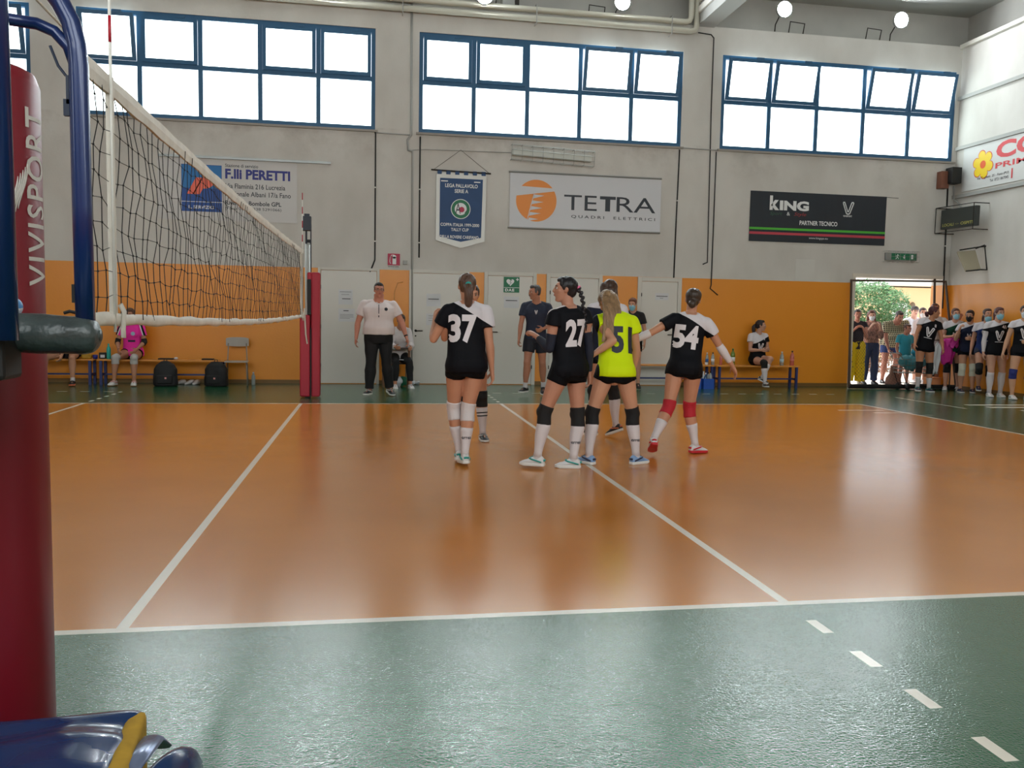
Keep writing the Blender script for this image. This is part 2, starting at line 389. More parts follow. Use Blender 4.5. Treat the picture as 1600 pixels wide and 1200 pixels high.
# ------------------------------------------------------------------ doors along the far wall
def door(num, x0, x1, zt, frame_w, handle_side, papers=(), lock=True):
    fr = MB(); y0 = YW - .035
    fr.box(x0, x0 + frame_w, y0, YW, 0, zt); fr.box(x1 - frame_w, x1, y0, YW, 0, zt); fr.box(x0 + frame_w, x1 - frame_w, y0, YW, zt - frame_w, zt)
    root = fr.build('door_%d' % num, M_trim, kind='structure', bevel=.004)
    lf = MB(); lf.box(x0 + frame_w + .005, x1 - frame_w - .005, YW - .022, YW - .001, .012, zt - frame_w - .005)
    lf.build('door_leaf', M_door, root, bevel=.003)
    if handle_side:
        hx = (x0 + frame_w + .07) if handle_side < 0 else (x1 - frame_w - .07)
        h = MB(); h.tube([(hx, YW - .02, 1.03), (hx, YW - .065, 1.03), (hx - handle_side * .02, YW - .07, 1.03), (hx - handle_side * .13, YW - .07, 1.028)], .009, 8)
        h.cyl((hx, YW - .02, 1.03), (hx, YW - .028, 1.03), .024, 14); h.cyl((hx, YW - .02, .93), (hx, YW - .026, .93), .014, 12)
        h.build('door_handle', M_dmetal, root, smooth=True)
    hz = MB()
    hs = x0 + frame_w if handle_side >= 0 else x1 - frame_w
    for z in (.35, 1.08, 1.82): hz.cyl((hs, YW - .04, z - .035), (hs, YW - .04, z + .035), .009, 8)
    hz.build('door_hinge', M_dmetal, root)
    return root
door(1, .02, 1.16, 2.19, .05, 0)
door(2, 1.72, 2.87, 2.19, .06, -1)
door(3, 3.16, 4.19, 2.19, .07, -1)
door(4, 4.39, 5.52, 2.19, .075, 1)
door(5, 6.25, 7.17, 2.17, .08, 1)
M_paper = mat('paper', (208, 208, 210), 0.7)
M_ink = mat('ink', (60, 60, 66), 0.7)
def notice(x0, x1, z0, z1, lines, label):
    mb = MB(); mb.box(x0, x1, YW - .0245, YW - .0225, z0, z1)
    o = mb.build('paper_notice', M_paper, label=label, cat='notice')
    t = MB(); h = (z1 - z0); w = x1 - x0
    for (a, b, c, th) in lines: t.box(x0 + a * w, x0 + b * w, YW - .0252, YW - .0246, z0 + c * h, z0 + (c + th) * h)
    t.build('print', M_ink, o)
notice(.40, .66, 1.50, 1.78, [(.1, .9, .84, .025), (.2, .75, .66, .02), (.25, .85, .36, .05)], 'paper notice on the wide white door, upper of its two sheets')
notice(.40, .70, 1.18, 1.42, [(.3, .62, .82, .06), (.08, .92, .55, .02), (.08, .92, .45, .02), (.08, .92, .35, .02), (.08, .7, .25, .02)], 'paper notice on the wide white door, lower of its two sheets')
notice(2.05, 2.32, 1.50, 1.74, [(.12, .88, .55, .06)], 'upper paper sheet on the door left of player 37')
notice(2.05, 2.32, 1.14, 1.36, [(.15, .85, .8, .02), (.15, .8, .6, .02), (.15, .85, .4, .02)], 'lower paper sheet on the door left of player 37')
notice(3.55, 3.85, 1.50, 1.72, [(.12, .88, .62, .07)], 'paper sheet on the door below the green defibrillator sign')
notice(6.62, 6.90, 1.72, 1.86, [(.08, .92, .5, .10), (.35, .6, .25, .06)], 'paper sheet on the narrow white door behind player 54')

# the open exit doorway
mb = MB(); x0, x1, zt = DOOR
mb.box(x0 - .07, x0, YW - .02, YW - .001, 0, zt); mb.box(x0 - .07, x1, YW - .02, YW - .001, zt, zt + .07)
mb.box(x0, x1, YW, YW + .38, .001, .02)
mb.build('door_6', mat('door_steel_cream', (214, 206, 192), .5), kind='structure')

# ------------------------------------------------------------------ banners and signs on the far wall
M_bwhite = mat('banner_white', (205, 206, 210), 0.45, bump=.1, bscale=5)
M_bnavy = mat('banner_black', (20, 30, 40), 0.4, var=.12, vscale=2, aniso=(3, 1, .4))
M_pblue = mat('pennant_blue', (26, 66, 112), 0.55, var=.06, vscale=4)
M_silver = mat('silver_braid', (188, 186, 180), 0.4, .3)
M_logo_or = mat('logo_orange', (232, 142, 58), .5); M_txt_d = mat('text_dark', (36, 42, 52), .5)
M_txt_w = mat('text_white', (226, 228, 228), .5); M_navytxt = mat('text_navy', (40, 46, 130), .5)
M_gr = mat('sign_green', (22, 112, 74), .5); M_rd = mat('sign_red', (178, 32, 70), .5)
M_salmon = mat('logo_salmon', (236, 108, 84), .5); M_ipblue = mat('logo_blue', (26, 112, 176), .5)
M_ipblue2 = mat('logo_deep_blue', (20, 74, 150), .5); M_sgreen = mat('stripe_green', (74, 178, 48), .5); M_sred = mat('stripe_red', (190, 62, 76), .5)
M_dgreen = mat('script_green', (44, 84, 60), .5); M_dred = mat('script_red', (150, 42, 44), .5)
M_yel = mat('petal_yellow', (240, 206, 20), .5); M_bred = mat('banner_red', (206, 44, 52), .5)
M_cable = mat('cable_black', (18, 17, 18), .5)
def disc(mb, cx, cz, r, Y, n=40, sx=1.0, a0=0, a1=2 * PI):
    pts = [(cx + sx * r * math.cos(a0 + (a1 - a0) * k / n), Y, cz + r * math.sin(a0 + (a1 - a0) * k / n)) for k in range(n + (0 if abs(a1 - a0 - 2 * PI) < 1e-6 else 1))]
    mb.poly(pts[::-1])
def annulus(mb, cx, cz, r0, r1, Y, n=40):
    R = [[(cx + r * math.cos(2 * PI * k / n), Y, cz + r * math.sin(2 * PI * k / n)) for k in range(n)] for r in (r0, r1)]
    mb.rings(R, cap=False)

# white electrical panels banner
x0, x1, z0, z1 = 3.63, 6.67, 3.05, 4.11; Y = YW - .03
mb = MB(); mb.box(x0, x1, Y, Y + .012, z0, z1)
r_ = mb.build('wall_banner', M_bwhite, label='white horizontal banner with orange disc logo reading TETRA', cat='banner')
mb = MB(); mb.cyl((x0 - .03, Y - .004, z1), (x1, Y - .004, z1), .018); mb.build('rail', M_metal, r_)
mb = MB(); mb.cyl((x0 - .03, Y - .004, z0), (x1, Y - .004, z0), .018); mb.build('rail', M_metal, r_)
YT = Y - .002; cx, cz, R = 4.15, 3.58, .40
mb = MB(); disc(mb, cx, cz, R, YT, 48); mb.build('orange_logo', M_logo_or, r_)
lp = lambda u, v: (cx + (u - 755) * .00333, YT - .001, cz - (v - 358) * .00333)
mb = MB(); mb.poly([lp(632, 276), lp(630, 334), lp(878, 298), lp(862, 284)]); mb.build('logo_slash', M_bwhite, r_)
for t_ in (((738, 322), (735, 346), (802, 327)), ((733, 357), (727, 379), (798, 364)), ((727, 390), (719, 413), (791, 399)), ((719, 424), (712, 446), (782, 430)), ((713, 456), (706, 474), (768, 464))):
    mb = MB(); mb.poly([lp(*q_) for q_ in t_]); mb.build('logo_tooth', M_bwhite, r_)
mb = MB(); mb.poly([lp(738, 320), lp(700, 472), lp(704, 473), lp(742, 320)]); mb.build('logo_line', M_bwhite, r_)
wt(r_, M_txt_d, 'TE', 4.70, 5.36, 3.43, 3.72, YT, bold=0.0); wt(r_, M_txt_d, 'RA', 5.76, 6.56, 3.43, 3.72, YT)
mb = MB(); mb.box(5.42, 5.74, YT - .001, YT, 3.66, 3.72); mb.box(5.53, 5.63, YT - .001, YT, 3.43, 3.66)
wt(r_, M_txt_d, 'QUADRI  ELETTRICI', 4.85, 6.56, 3.27, 3.335, YT, bold=.01, spacing=1.5)
mb.build('lettering', M_txt_d, r_)

# black technical partner banner
x0, x1, z0, z1 = 8.57, 11.59, 2.96, 3.97; Y = YW - .014; YT = Y - .002
mb = MB(); mb.box(x0, x1, Y, Y + .012, z0, z1)
r_ = mb.build('wall_banner', M_bnavy, label='black horizontal banner with white KING lettering and green and red stripes', cat='banner')
wt(r_, M_txt_w, 'k', 8.99, 9.20, 3.60, 3.89, YT, bold=.05); wt(r_, M_txt_w, 'ING', 9.21, 9.85, 3.60, 3.80, YT, bold=.05)
wt(r_, M_txt_w, '&', 9.37, 9.44, 3.50, 3.57, YT); wt(r_, M_txt_w, 'PARTNER TECNICO', 9.66, 10.50, 3.32, 3.41, YT, bold=.02); wt(r_, M_txt_w, 'www.kingspa.eu', 9.88, 10.30, 3.03, 3.085, YT)
wt(r_, M_txt_w, 'VIVISPORT', 10.62, 10.82, 3.52, 3.555, YT, bold=.02)
def v_logo(pt, s):
    """outlined rounded V, strokes as thin tubes; pt(u,v) maps to a point"""
    P = []
    for c0 in (0,):
        outer = [(-.50, .42), (-.47, .5), (-.38, .5), (-.33, .42), (-.05, -.30), (.02, -.30), (.28, .42), (.33, .5), (.44, .5), (.48, .42), (.16, -.42), (.08, -.5), (-.10, -.5), (-.18, -.42), (-.50, .42)]
        P.append(outer)
    return [[pt(u * s, v * s) for u, v in o] for o in P]
mb = MB()
for path in v_logo(lambda u, v: (10.73 + u, YT - .001, 3.70 + v), .24): mb.tube(path, .011, 6)
mb.build('emblem', M_txt_w, r_)
mb = MB(); wall_text(mb, 'Sport', 9.00, 9.27, 3.48, 3.57, YT, shear=.3); mb.build('lettering', M_dgreen, r_)
mb = MB(); wall_text(mb, 'Style', 9.53, 9.80, 3.48, 3.57, YT, shear=.3); mb.build('lettering', M_dred, r_)
mb = MB(); mb.box(x0, x1, YT - .0005, YT, 3.20, 3.245); mb.build('stripe', M_sgreen, r_)
mb = MB(); mb.box(x0, x1, YT - .0005, YT, 3.105, 3.155); mb.build('stripe', M_sred, r_)
mb = MB(); mb.tube([(11.59, YW - .01, 3.96), (11.86, YW - .008, 3.955)], .005, 6); mb.build('cord', M_dmetal, r_)

# service station banner behind the net
x0, x1, z0, z1 = -2.80, -.36, 2.98, 4.06; Y = YW - .014; YT = Y - .002
mb = MB(); mb.box(x0, x1, Y, Y + .012, z0, z1)
r_ = mb.build('wall_banner', mat('banner_grey_white', (200, 198, 196), .5), label='pale banner with blue logo tile reading F.lli PERETTI behind the net', cat='banner')
mb = MB(); mb.box(-2.39, -1.69, YT - .001, YT, 3.13, 3.97); mb.build('logo_tile', M_ipblue2, r_, bevel=.03)
mb = MB(); mb.box(-2.38, -1.70, YT - .002, YT - .001, 3.55, 3.96); mb.build('logo_tile', M_ipblue, r_, bevel=.03)
mb = MB(); lettering(mb, 'IP', (-2.30, YT - .003, 3.44), (.48, 0, 0), (0, 0, .30), bold=.09, shear=.45); mb.build('lettering', M_salmon, r_)
mb = MB(); mb.box(-2.39, -1.69, YT - .003, YT - .002, 3.30, 3.31); wall_text(mb, 'IL SERVIZIO', -2.27, -1.83, 3.18, 3.24, YT - .002, bold=.02)
mb.build('lettering', M_txt_w, r_)
mb = MB(); wall_text(mb, 'F.lli PERETTI', -1.63, -.48, 3.74, 3.92, YT, bold=.04); mb.build('lettering', M_navytxt, r_)
wt(r_, M_txt_d, 'Stazione di servizio', -1.63, -1.05, 3.95, 4.01, YT, bold=.01)
wt(r_, M_txt_d, 'Via Flaminia 216 Lucrezia', -1.63, -.57, 3.57, 3.66, YT, bold=.01); wt(r_, M_txt_d, 'Nazionale Albani 17/a Fano', -1.63, -.47, 3.43, 3.52, YT, bold=.01)
wt(r_, M_txt_d, 'Rivendita Bombole GPL', -1.63, -.64, 3.27, 3.35, YT, bold=.02); wt(r_, M_txt_d, '(Fano 0721 - 338 5291066)', -1.63, -.64, 3.17, 3.235, YT)
mb = MB(); mb.box(-2.78, .25, YW - .05, YW, 4.085, 4.125); mb.build('banner_rail', M_metal, label='long grey rail on the wall above the F.lli PERETTI banner', cat='rail')

# pennant
Y = YW - .045; x0, x1, zt, zb = 2.21, 3.17, 4.03, 2.76
mb = MB(); mb.prism([(x0, Y, zt), (x1, Y, zt), (x1 - .02, Y, zb), (2.69, Y, 2.62), (x0 + .0, Y, zb)], (0, .012, 0))
r_ = mb.build('pennant', M_silver, label='blue and silver hanging pennant of the LEGA PALLAVOLO cup', cat='pennant')
Yp = Y - .003
mb = MB(); mb.prism([(x0 + .07, Yp, zt - .10), (x1 - .07, Yp, zt - .10), (x1 - .09, Yp, zb + .07), (2.69, Yp, 2.74), (x0 + .07, Yp, zb + .07)], (0, .002, 0)); mb.build('blue_field', M_pblue, r_)
for k in range(6): mb = MB(); mb.box(x0 + .02 + k * .168, x0 + .10 + k * .168, Y - .012, Y + .014, 4.00, 4.075); mb.build('hanging_tab', M_pblue, r_)
mb = MB(); mb.cyl((x0 - .10, Y, 4.075), (x1 + .08, Y, 4.05), .014); mb.build('pole', M_dmetal, r_)
mb = MB(); mb.tube([(x0 - .05, Y, 4.08), (2.67, YW - .02, 4.47), (x1 + .04, Y, 4.06)], .004, 5); mb.build('cord', M_dmetal, r_)
mb = MB(); Yt = Yp - .002
wt(r_, M_txt_w, 'LEGA PALLAVOLO', 2.38, 3.00, 3.76, 3.83, Yt, bold=.02); wt(r_, M_txt_w, 'SERIE A', 2.56, 2.82, 3.66, 3.73, Yt, bold=.02)
wt(r_, M_txt_w, 'COPPA ITALIA 1999-2000', 2.30, 3.04, 3.03, 3.09, Yt, bold=.02); wt(r_, M_txt_w, 'TALLY CUP', 2.50, 2.84, 2.94, 3.00, Yt, bold=.02)
wt(r_, M_txt_w, 'DELLA ROVERE CARIFANO', 2.29, 3.03, 2.80, 2.86, Yt, bold=.02); mb.box(2.30, 2.43, Yt - .001, Yt, 3.865, 3.885); mb.box(2.93, 3.05, Yt - .001, Yt, 3.865, 3.885)
annulus(mb, 2.68, 3.36, .175, .188, Yt)
disc(mb, 2.68, 3.36, .115, Yt - .001)
mb.build('emblem', M_txt_w, r_)
mb = MB(); annulus(mb, 2.68, 3.36, .118, .175, Yt - .0005); mb.build('emblem_ring', M_gr, r_)
mb = MB(); disc(mb, 2.70, 3.35, .052, Yt - .0016); mb.build('emblem_dot', M_rd, r_)
mb = MB(); wall_text(mb, 'A', 2.58, 2.68, 3.27, 3.47, Yt - .002); mb.tube([(2.76, Yt, 3.28), (2.80, Yt, 3.34)], .006, 5); mb.build('lettering', M_txt_d, r_)

# fluorescent light in its wire cage
def caged(name, x0, x1, z0, z1, droop, label, inner, cat):
    n = MB(); ys = YW - .16
    return n
mb = MB(); Y0, Y1 = YW - .09, YW
tilt = lambda x: -(x - 3.62) * .035
T = Matrix.Translation((3.66, 0, 4.475)) @ Matrix.Rotation(rad(2.2), 4, 'Y')
mb.box(0, 1.56, YW - .10, YW - .005, -.06, .06, T)
r_ = mb.build('wall_light', mat('lamp_diffuser', (196, 198, 190), .25), label='grey fluorescent wall light in a wire cage above the TETRA banner', cat='wall light', bevel=.02)
mb = MB(); g = .004
for i in range(9):
    x = -.03 + i * .203; mb.tube([T @ Vector(p) for p in ((x, YW, .13), (x, YW - .17, .13), (x, YW - .17, -.15), (x, YW, -.15))], g, 4)
for (y, z) in ((YW - .17, .13), (YW - .17, .03), (YW - .17, -.06), (YW - .17, -.15), (YW - .08, .13), (YW - .08, -.15)): mb.tube([T @ Vector((-.03, y, z)), T @ Vector((1.6, y, z))], g, 4)
mb.build('wire_cage', M_metal, r_)

# emergency exit lamp in its cage
mb = MB(); T = Matrix.Translation((11.60, 0, 2.74))
mb.box(.02, .72, YW - .07, YW, -.08, .08, T)
r_ = mb.build('exit_sign', M_metal, label='green emergency exit lamp in a wire cage above the open doorway', cat='exit sign')
mb = MB(); mb.box(.13, .70, YW - .076, YW - .07, -.065, .065, T); mb.build('sign_face', M_gr, r_)
mb = MB(); f = YW - .078
mb.ell(T @ Vector((.27, f, .04)), (.012, .002, .012)); mb.tube([T @ Vector(p) for p in ((.27, f, .03), (.26, f, -.01), (.23, f, -.05))], .007, 5); mb.tube([T @ Vector(p) for p in ((.26, f, -.01), (.29, f, -.03), (.28, f, -.05))], .007, 5); mb.tube([T @ Vector(p) for p in ((.22, f, .01), (.30, f, .02))], .006, 5)
mb.tube([T @ Vector(p) for p in ((.42, f, .035), (.42, f, -.03))], .009, 5); mb.poly([T @ Vector(p) for p in ((.39, f, -.005), (.45, f, -.005), (.42, f, -.045))])
mb.box(.58, .63, f, f + .001, -.045, .045, T)
mb.build('pictogram', M_txt_w, r_)
mb = MB()
for i in range(8):
    x = -.02 + i * .11; mb.tube([T @ Vector(p) for p in ((x, YW, .11), (x, YW - .11, .11), (x, YW - .11, -.11), (x, YW, -.11))], .003, 4)
for (y, z) in ((YW - .11, .11), (YW - .11, .0), (YW - .11, -.11)): mb.tube([T @ Vector((-.02, y, z)), T @ Vector((.75, y, z))], .003, 4)
mb.build('wire_cage', M_metal, r_)

# extinguisher sign
mb = MB(); mb.box(1.31, 1.54, YW - .008, YW, 2.26, 2.48)
r_ = mb.build('extinguisher_sign', M_rd, label='small red and white fire extinguisher sign above the ochre panel', cat='sign')
mb = MB(); f = YW - .010
mb.box(1.40, 1.47, f, f + .001, 2.28, 2.42); disc(mb, 1.435, 2.42, .035, f); mb.tube([(1.43, f, 2.455), (1.38, f, 2.45), (1.355, f, 2.40), (1.35, f, 2.33), (1.365, f, 2.29)], .007, 6)
mb.build('pictogram', M_txt_w, r_)
mb = MB(); wall_text(mb, 'ESTINTORE', 1.32, 1.52, 2.225, 2.245, YW - .004, bold=.02); mb.build('lettering', M_ink, r_)
# defibrillator sign
mb = MB(); Yd = YW - .03; mb.box(3.54, 3.85, Yd, Yd + .006, 1.80, 2.10)
r_ = mb.build('defibrillator_sign', M_gr, label='green DAE defibrillator sign with white heart on a white door', cat='sign')
mb = MB(); f = Yd - .002; hp = []
for k in range(28):
    t = 2 * PI * k / 28; hp.append((3.67 + .0048 * 16 * math.sin(t) ** 3, f, 2.00 + .0048 * (13 * math.cos(t) - 5 * math.cos(2 * t) - 2 * math.cos(3 * t) - math.cos(4 * t))))
mb.poly(hp); mb.box(3.782, 3.836, f, f + .001, 2.045, 2.061); mb.box(3.801, 3.817, f - .0005, f, 2.026, 2.080)
mb.box(3.545, 3.845, f, f + .001, 1.890, 1.898); wall_text(mb, 'DAE', 3.57, 3.75, 1.82, 1.875, f, bold=.04, spacing=1.2)
mb.build('pictogram', M_txt_w, r_)
mb = MB(); mb.tube([(3.70, f - .002, 2.05), (3.66, f - .002, 2.0), (3.69, f - .002, 1.99), (3.65, f - .002, 1.94)], .006, 5); mb.build('bolt', M_gr, r_)

# ------------------------------------------------------------------ pipes, conduits and cables
def run(name, pts, r, m, label, cat, n=8, clips=()):
    mb = MB(); mb.tube(pts, r, n); o = mb.build(name, m, smooth=True, label=label, cat=cat)
    for p in clips:
        c = MB(); c.cbox(p, (.03, .03, .02)); c.build('clip', M_white, o)
    return o
run('heating_pipe', [(XL, YW - .13, 7.12), (7.02, YW - .13, 7.12), (7.10, YW - .13, 7.15), (7.13, YW - .13, 7.22), (7.13, YW - .13, ZC - .01)], .055, M_pipe, 'upper of two thick cream pipes running under the high ledge', 'pipe', 14)
run('heating_pipe', [(XL, YW - .12, 6.96), (7.14, YW - .12, 6.96), (7.22, YW - .12, 6.99), (7.25, YW - .12, 7.07), (7.25, YW - .12, ZC - .01)], .055, M_pipe, 'lower of two thick cream pipes running under the high ledge', 'pipe', 14)
mb = MB()
for x in (-3.2, 1.55, 4.05, 6.72): mb.tube([(x, YW - .01, 7.2), (x, YW - .2, 7.2), (x, YW - .2, 6.86), (x, YW - .01, 6.86)], .009, 6)
mb.build('pipe_bracket', M_conduit, label='thin metal hangers holding the two cream pipes', cat='bracket', kind='stuff')
run('conduit', [(1.72, YW - .02, 7.2), (1.73, YW - .02, 4.7), (1.66, YW - .02, 4.6), (1.68, YW - .02, 4.42), (1.76, YW - .02, 4.40), (1.78, YW - .02, 0.02)], .022, M_conduit, 'grey conduit dropping the full height of the wall left of the middle window', 'conduit')
run('cable', [(1.74, YW - .012, 4.42), (2.0, YW - .012, 4.45), (3.64, YW - .012, 4.47)], .008, M_conduit, 'thin grey cable feeding the caged fluorescent light', 'cable')
run('cable', [(1.06, YW - .03, 4.72), (1.07, YW - .012, 4.68), (1.07, YW - .012, 2.35), (.98, YW - .012, 2.12)], .014, M_cable, 'black cable hanging left of the extinguisher sign, bent at its foot', 'cable', clips=((1.07, YW - .02, 3.7), (1.07, YW - .02, 2.7)))
run('cable', [(1.90, YW - .012, 4.68), (1.90, YW - .012, 2.42)], .014, M_cable, 'short black cable down the wall left of the pennant', 'cable', clips=((1.9, YW - .02, 3.7), (1.9, YW - .02, 2.7)))
run('cable', [(7.03, YW - .012, 4.70), (7.01, YW - .012, 3.4), (7.0, YW - .012, 2.17)], .014, M_cable, 'black cable down the wall right of the TETRA banner', 'cable', clips=((7.01, YW - .02, 3.7),))
run('cable', [(7.33, YW - .012, 6.98), (7.6, YW - .012, 6.96), (7.66, YW - .012, 6.90), (7.66, YW - .012, 5.6), (7.70, YW - .012, 2.50), (7.60, YW - .02, 2.46)], .012, M_cable, 'black cable from the beam down past the left side of the right window', 'cable')
run('cable', [(7.80, YW - .012, 4.7), (7.80, YW - .012, 2.05), (7.78, YW - .012, 1.98), (7.95, YW - .012, 1.85)], .012, M_cable, 'black cable ending low on the ochre wall behind player 54', 'cable')
run('cable', [(12.98, YW - .014, 4.35), (13.03, YW - .014, 1.68)], .016, M_cable, 'black cable in the corner under the loudspeaker', 'cable', clips=((12.99, YW - .02, 3.8), (13.0, YW - .02, 3.0)))
run('conduit', [(1.07, YW - .014, 4.71), (1.72, YW - .014, 4.70)], .011, M_conduit, 'short horizontal conduit between the left and middle windows', 'conduit')
run('conduit', [(7.03, YW - .014, 4.74), (7.85, YW - .014, 4.73)], .011, M_conduit, 'short horizontal conduit between the middle and right windows', 'conduit')
mb = MB(); mb.box(1.60, 1.68, YW - .04, YW, 2.28, 2.36); mb.build('junction_box', M_conduit, label='small grey junction box beside the tall conduit', cat='box', bevel=.005)
# hatch outline and wall hooks
mb = MB(); mb.box(9.62, 10.04, YW - .006, YW, 2.19, 2.62); mb.build('wall_hatch', M_plaster, label='square access hatch flush in the wall below the black KING banner', cat='hatch', bevel=.004)
run('hose', [(1.60, YW - .02, 1.95), (1.50, YW - .02, 1.93), (1.44, YW - .02, 1.75), (1.43, YW - .02, .75), (1.50, YW - .02, .60), (1.64, YW - .02, .62), (1.68, YW - .02, .8), (1.68, YW - .02, 1.05)], .008, mat('hose_tan', (214, 150, 70), .5), 'thin tan hose looped on the ochre panel behind the referee', 'hose')

# floodlights on the ledge
M_flood = mat('flood_glass', (255, 252, 245), .3, emit=(244, 250, 255), es=FLOOD)
def floodlight(px, py, label, lit=True, box_side=1):
    c = at(px, py, YW - .20); c.y = YW - .20
    r_ = empty('floodlight', c, label, 'floodlight', 'floodlights on the high ledge')
    h = MB(); h.tube([(0, .10, .012), (0, .04, .005), (0, -.03, -.002)], [.06, .15, .165], 20); h.build('housing', M_metal, r_, smooth=True)
    g = MB(); g.tube([(0, -.031, -.0022), (0, -.036, -.0028)], [.145, .14], 24); g.build('lamp_glass', M_flood, r_)
    b = MB(); zf = ZL - c.z
    b.tube([(-.05, .26, zf + .01), (-.05, .24, zf + .15), (0, .08, .0)], .012, 6); b.build('bracket', M_dmetal, r_)
    e = MB(); x = box_side * .42
    e.tube([(x - .17, .26, zf + .01), (x - .17, .20, zf + .22), (x + .14, .20, zf + .20), (x + .14, .26, zf + .01)], .012, 6); e.build('spare_frame', M_dmetal, r_)
floodlight(1225, 15, 'lit floodlight on the ledge over the left end of the right window', True, 1)
floodlight(1407, 32, 'lit floodlight on the ledge near the right corner of the hall', True, -1)
floodlight(972, 4, 'lit floodlight on the ledge above the middle window', True, -1)
floodlight(757, -6, 'lit floodlight at the top edge over the left end of the middle window', True, 1)
floodlight(505, -22, 'lit floodlight above the frame over the right part of the left window', True, 1)
floodlight(262, -30, 'lit floodlight above the frame over the left part of the left window', True, 1)
mb = MB(); mb.box(3.42, 3.66, YW - .02, YW + .2, ZL, ZL + .26); r_ = mb.build('ballast_box', M_conduit, label='grey ballast box on the ledge above the middle window', cat='box', bevel=.01)
mb = MB(); mb.box(3.66, 3.74, YW - .03, YW + .2, ZL + .01, ZL + .25); mb.build('cover', M_dmetal, r_)

# ------------------------------------------------------------------ right wall
for z in (6.05, 5.02, 4.02): 
    mb = MB(); mb.box(XR - .05, XR, YN, YW, z - .035, z + .035); mb.build('trim_%d' % (10 + int(z)), M_conduit, kind='structure')
mb = MB(); mb.box(XR - .07, XR + .0, YN, YW, ZL - .05, ZL + .03); mb.build('trim_20', M_trim, kind='structure')
# flower banner, runs out of the frame
XB = XR - .02
mb = MB(); mb.box(XB, XB + .012, 7.6, 12.30, 4.10, 4.98)
r_ = mb.build('wall_banner', mat('banner_pale', (206, 206, 204), .5), label='white banner with yellow flower and red letters on the right wall', cat='banner')
def rt(mb, s_, ya, yb, za, zb, **k): lettering(mb, s_, (XB - .003, ya, za), (0, yb - ya, 0), (0, 0, zb - za), **k)
def petals(mb, cy, cz, R, r, x, grow=0):
    pts = []
    for k in range(96):
        a = 2 * PI * k / 96; rr = R + r * abs(math.cos(3.0 * a)) ** .6 + grow; pts.append((x, cy + rr * math.cos(a + .3), cz + rr * math.sin(a + .3)))
    mb.poly(pts)
fc = at_x(1536, 257, XB)
mb = MB(); petals(mb, fc.y, fc.z, .18, .10, XB - .002, .018); mb.build('flower_outline', M_bred, r_)
mb = MB(); petals(mb, fc.y, fc.z, .18, .10, XB - .003); mb.build('flower_petals', M_yel, r_)
mb = MB(); mb.poly([(XB - .004, fc.y + .08 * math.cos(2 * PI * k / 24), fc.z + .08 * math.sin(2 * PI * k / 24)) for k in range(24)]); mb.build('flower_heart', mat('flower_orange', (226, 90, 20), .5), r_)
mb = MB(); rt(mb, 'CONAD', 11.37, 8.6, 4.60, 4.93, bold=.04); rt(mb, 'PRIMAVERA', 11.37, 9.3, 4.42, 4.53, bold=.02); mb.box(XB - .004, XB - .003, 10.90, 10.935, 4.17, 4.36); mb.build('lettering', M_bred, r_)
mb = MB(); rt(mb, 'Via Togliatti, 25 - Fano (PU)', 11.86, 11.0, 4.265, 4.325, bold=.01); rt(mb, 'Tel. 0721 867045', 11.50, 11.0, 4.185, 4.24, bold=.01); mb.build('lettering', M_ink, r_)
# scoreboard in a cage
T = Matrix.Translation((XR - .30, 11.98, 3.52)) @ Matrix.Rotation(rad(6), 4, 'Z')
mb = MB(); mb.box(-.05, .05, -.50, .42, -.20, .20, T); r_ = mb.build('scoreboard', mat('scoreboard_dark', (52, 56, 54), .35), label='dark electronic scoreboard in a wire frame on the right wall', cat='scoreboard', bevel=.01)
mb = MB()
for s_, a, b in (('LOCALI', .36, .06), ('OSPITI', -.12, -.44)): lettering(mb, s_, T @ Vector((-.053, a, -.15)), T.to_3x3() @ Vector((0, b - a, 0)), Vector((0, 0, .06)), bold=.02)
lettering(mb, '-:-', T @ Vector((-.053, .02, -.135)), T.to_3x3() @ Vector((0, -.10, 0)), Vector((0, 0, .03)))
mb.build('lettering', mat('score_yellow', (176, 172, 90), .5), r_)
mb = MB()
c4 = [(-.09, .52, .25), (-.09, -.48, .25), (-.09, -.48, -.27), (-.09, .52, -.27)]
mb.tube([T @ Vector(p) for p in c4 + [c4[0]]], .010, 5)
for p in c4: mb.tube([T @ Vector(p), (XR, (T @ Vector(p)).y, (T @ Vector(p)).z)], .010, 5)
mb.build('guard_frame', M_dmetal, r_)
# tilted panel on a bracket
mb = MB(); P = [at_x(1496, 393, XR - .55), at_x(1524, 391, XR - .12), at_x(1540, 420, XR - .10), at_x(1510, 421, XR - .50)]
a, b, c, d = P
c = b + Vector((-.02, -.22, -.40)); d = a + Vector((.05, -.22, -.40))
nrm = (b - a).cross(d - a).normalized() * .03
mb.prism([a, b, c, d], nrm)
r_ = mb.build('backboard', mat('plywood', (158, 150, 128), .6), label='small tilted plywood panel on a steel bracket below the scoreboard', cat='panel')
mb = MB(); mb.tube([a + Vector((.05, 0, .03)), (XR, a.y - .1, a.z + .12)], .016, 6); mb.tube([b + Vector((0, 0, .03)), (XR, b.y - .1, b.z + .10), (XR - .01, c.y, c.z), c], .016, 6); mb.tube([d, c], .016, 6); mb.build('bracket', M_black, r_)
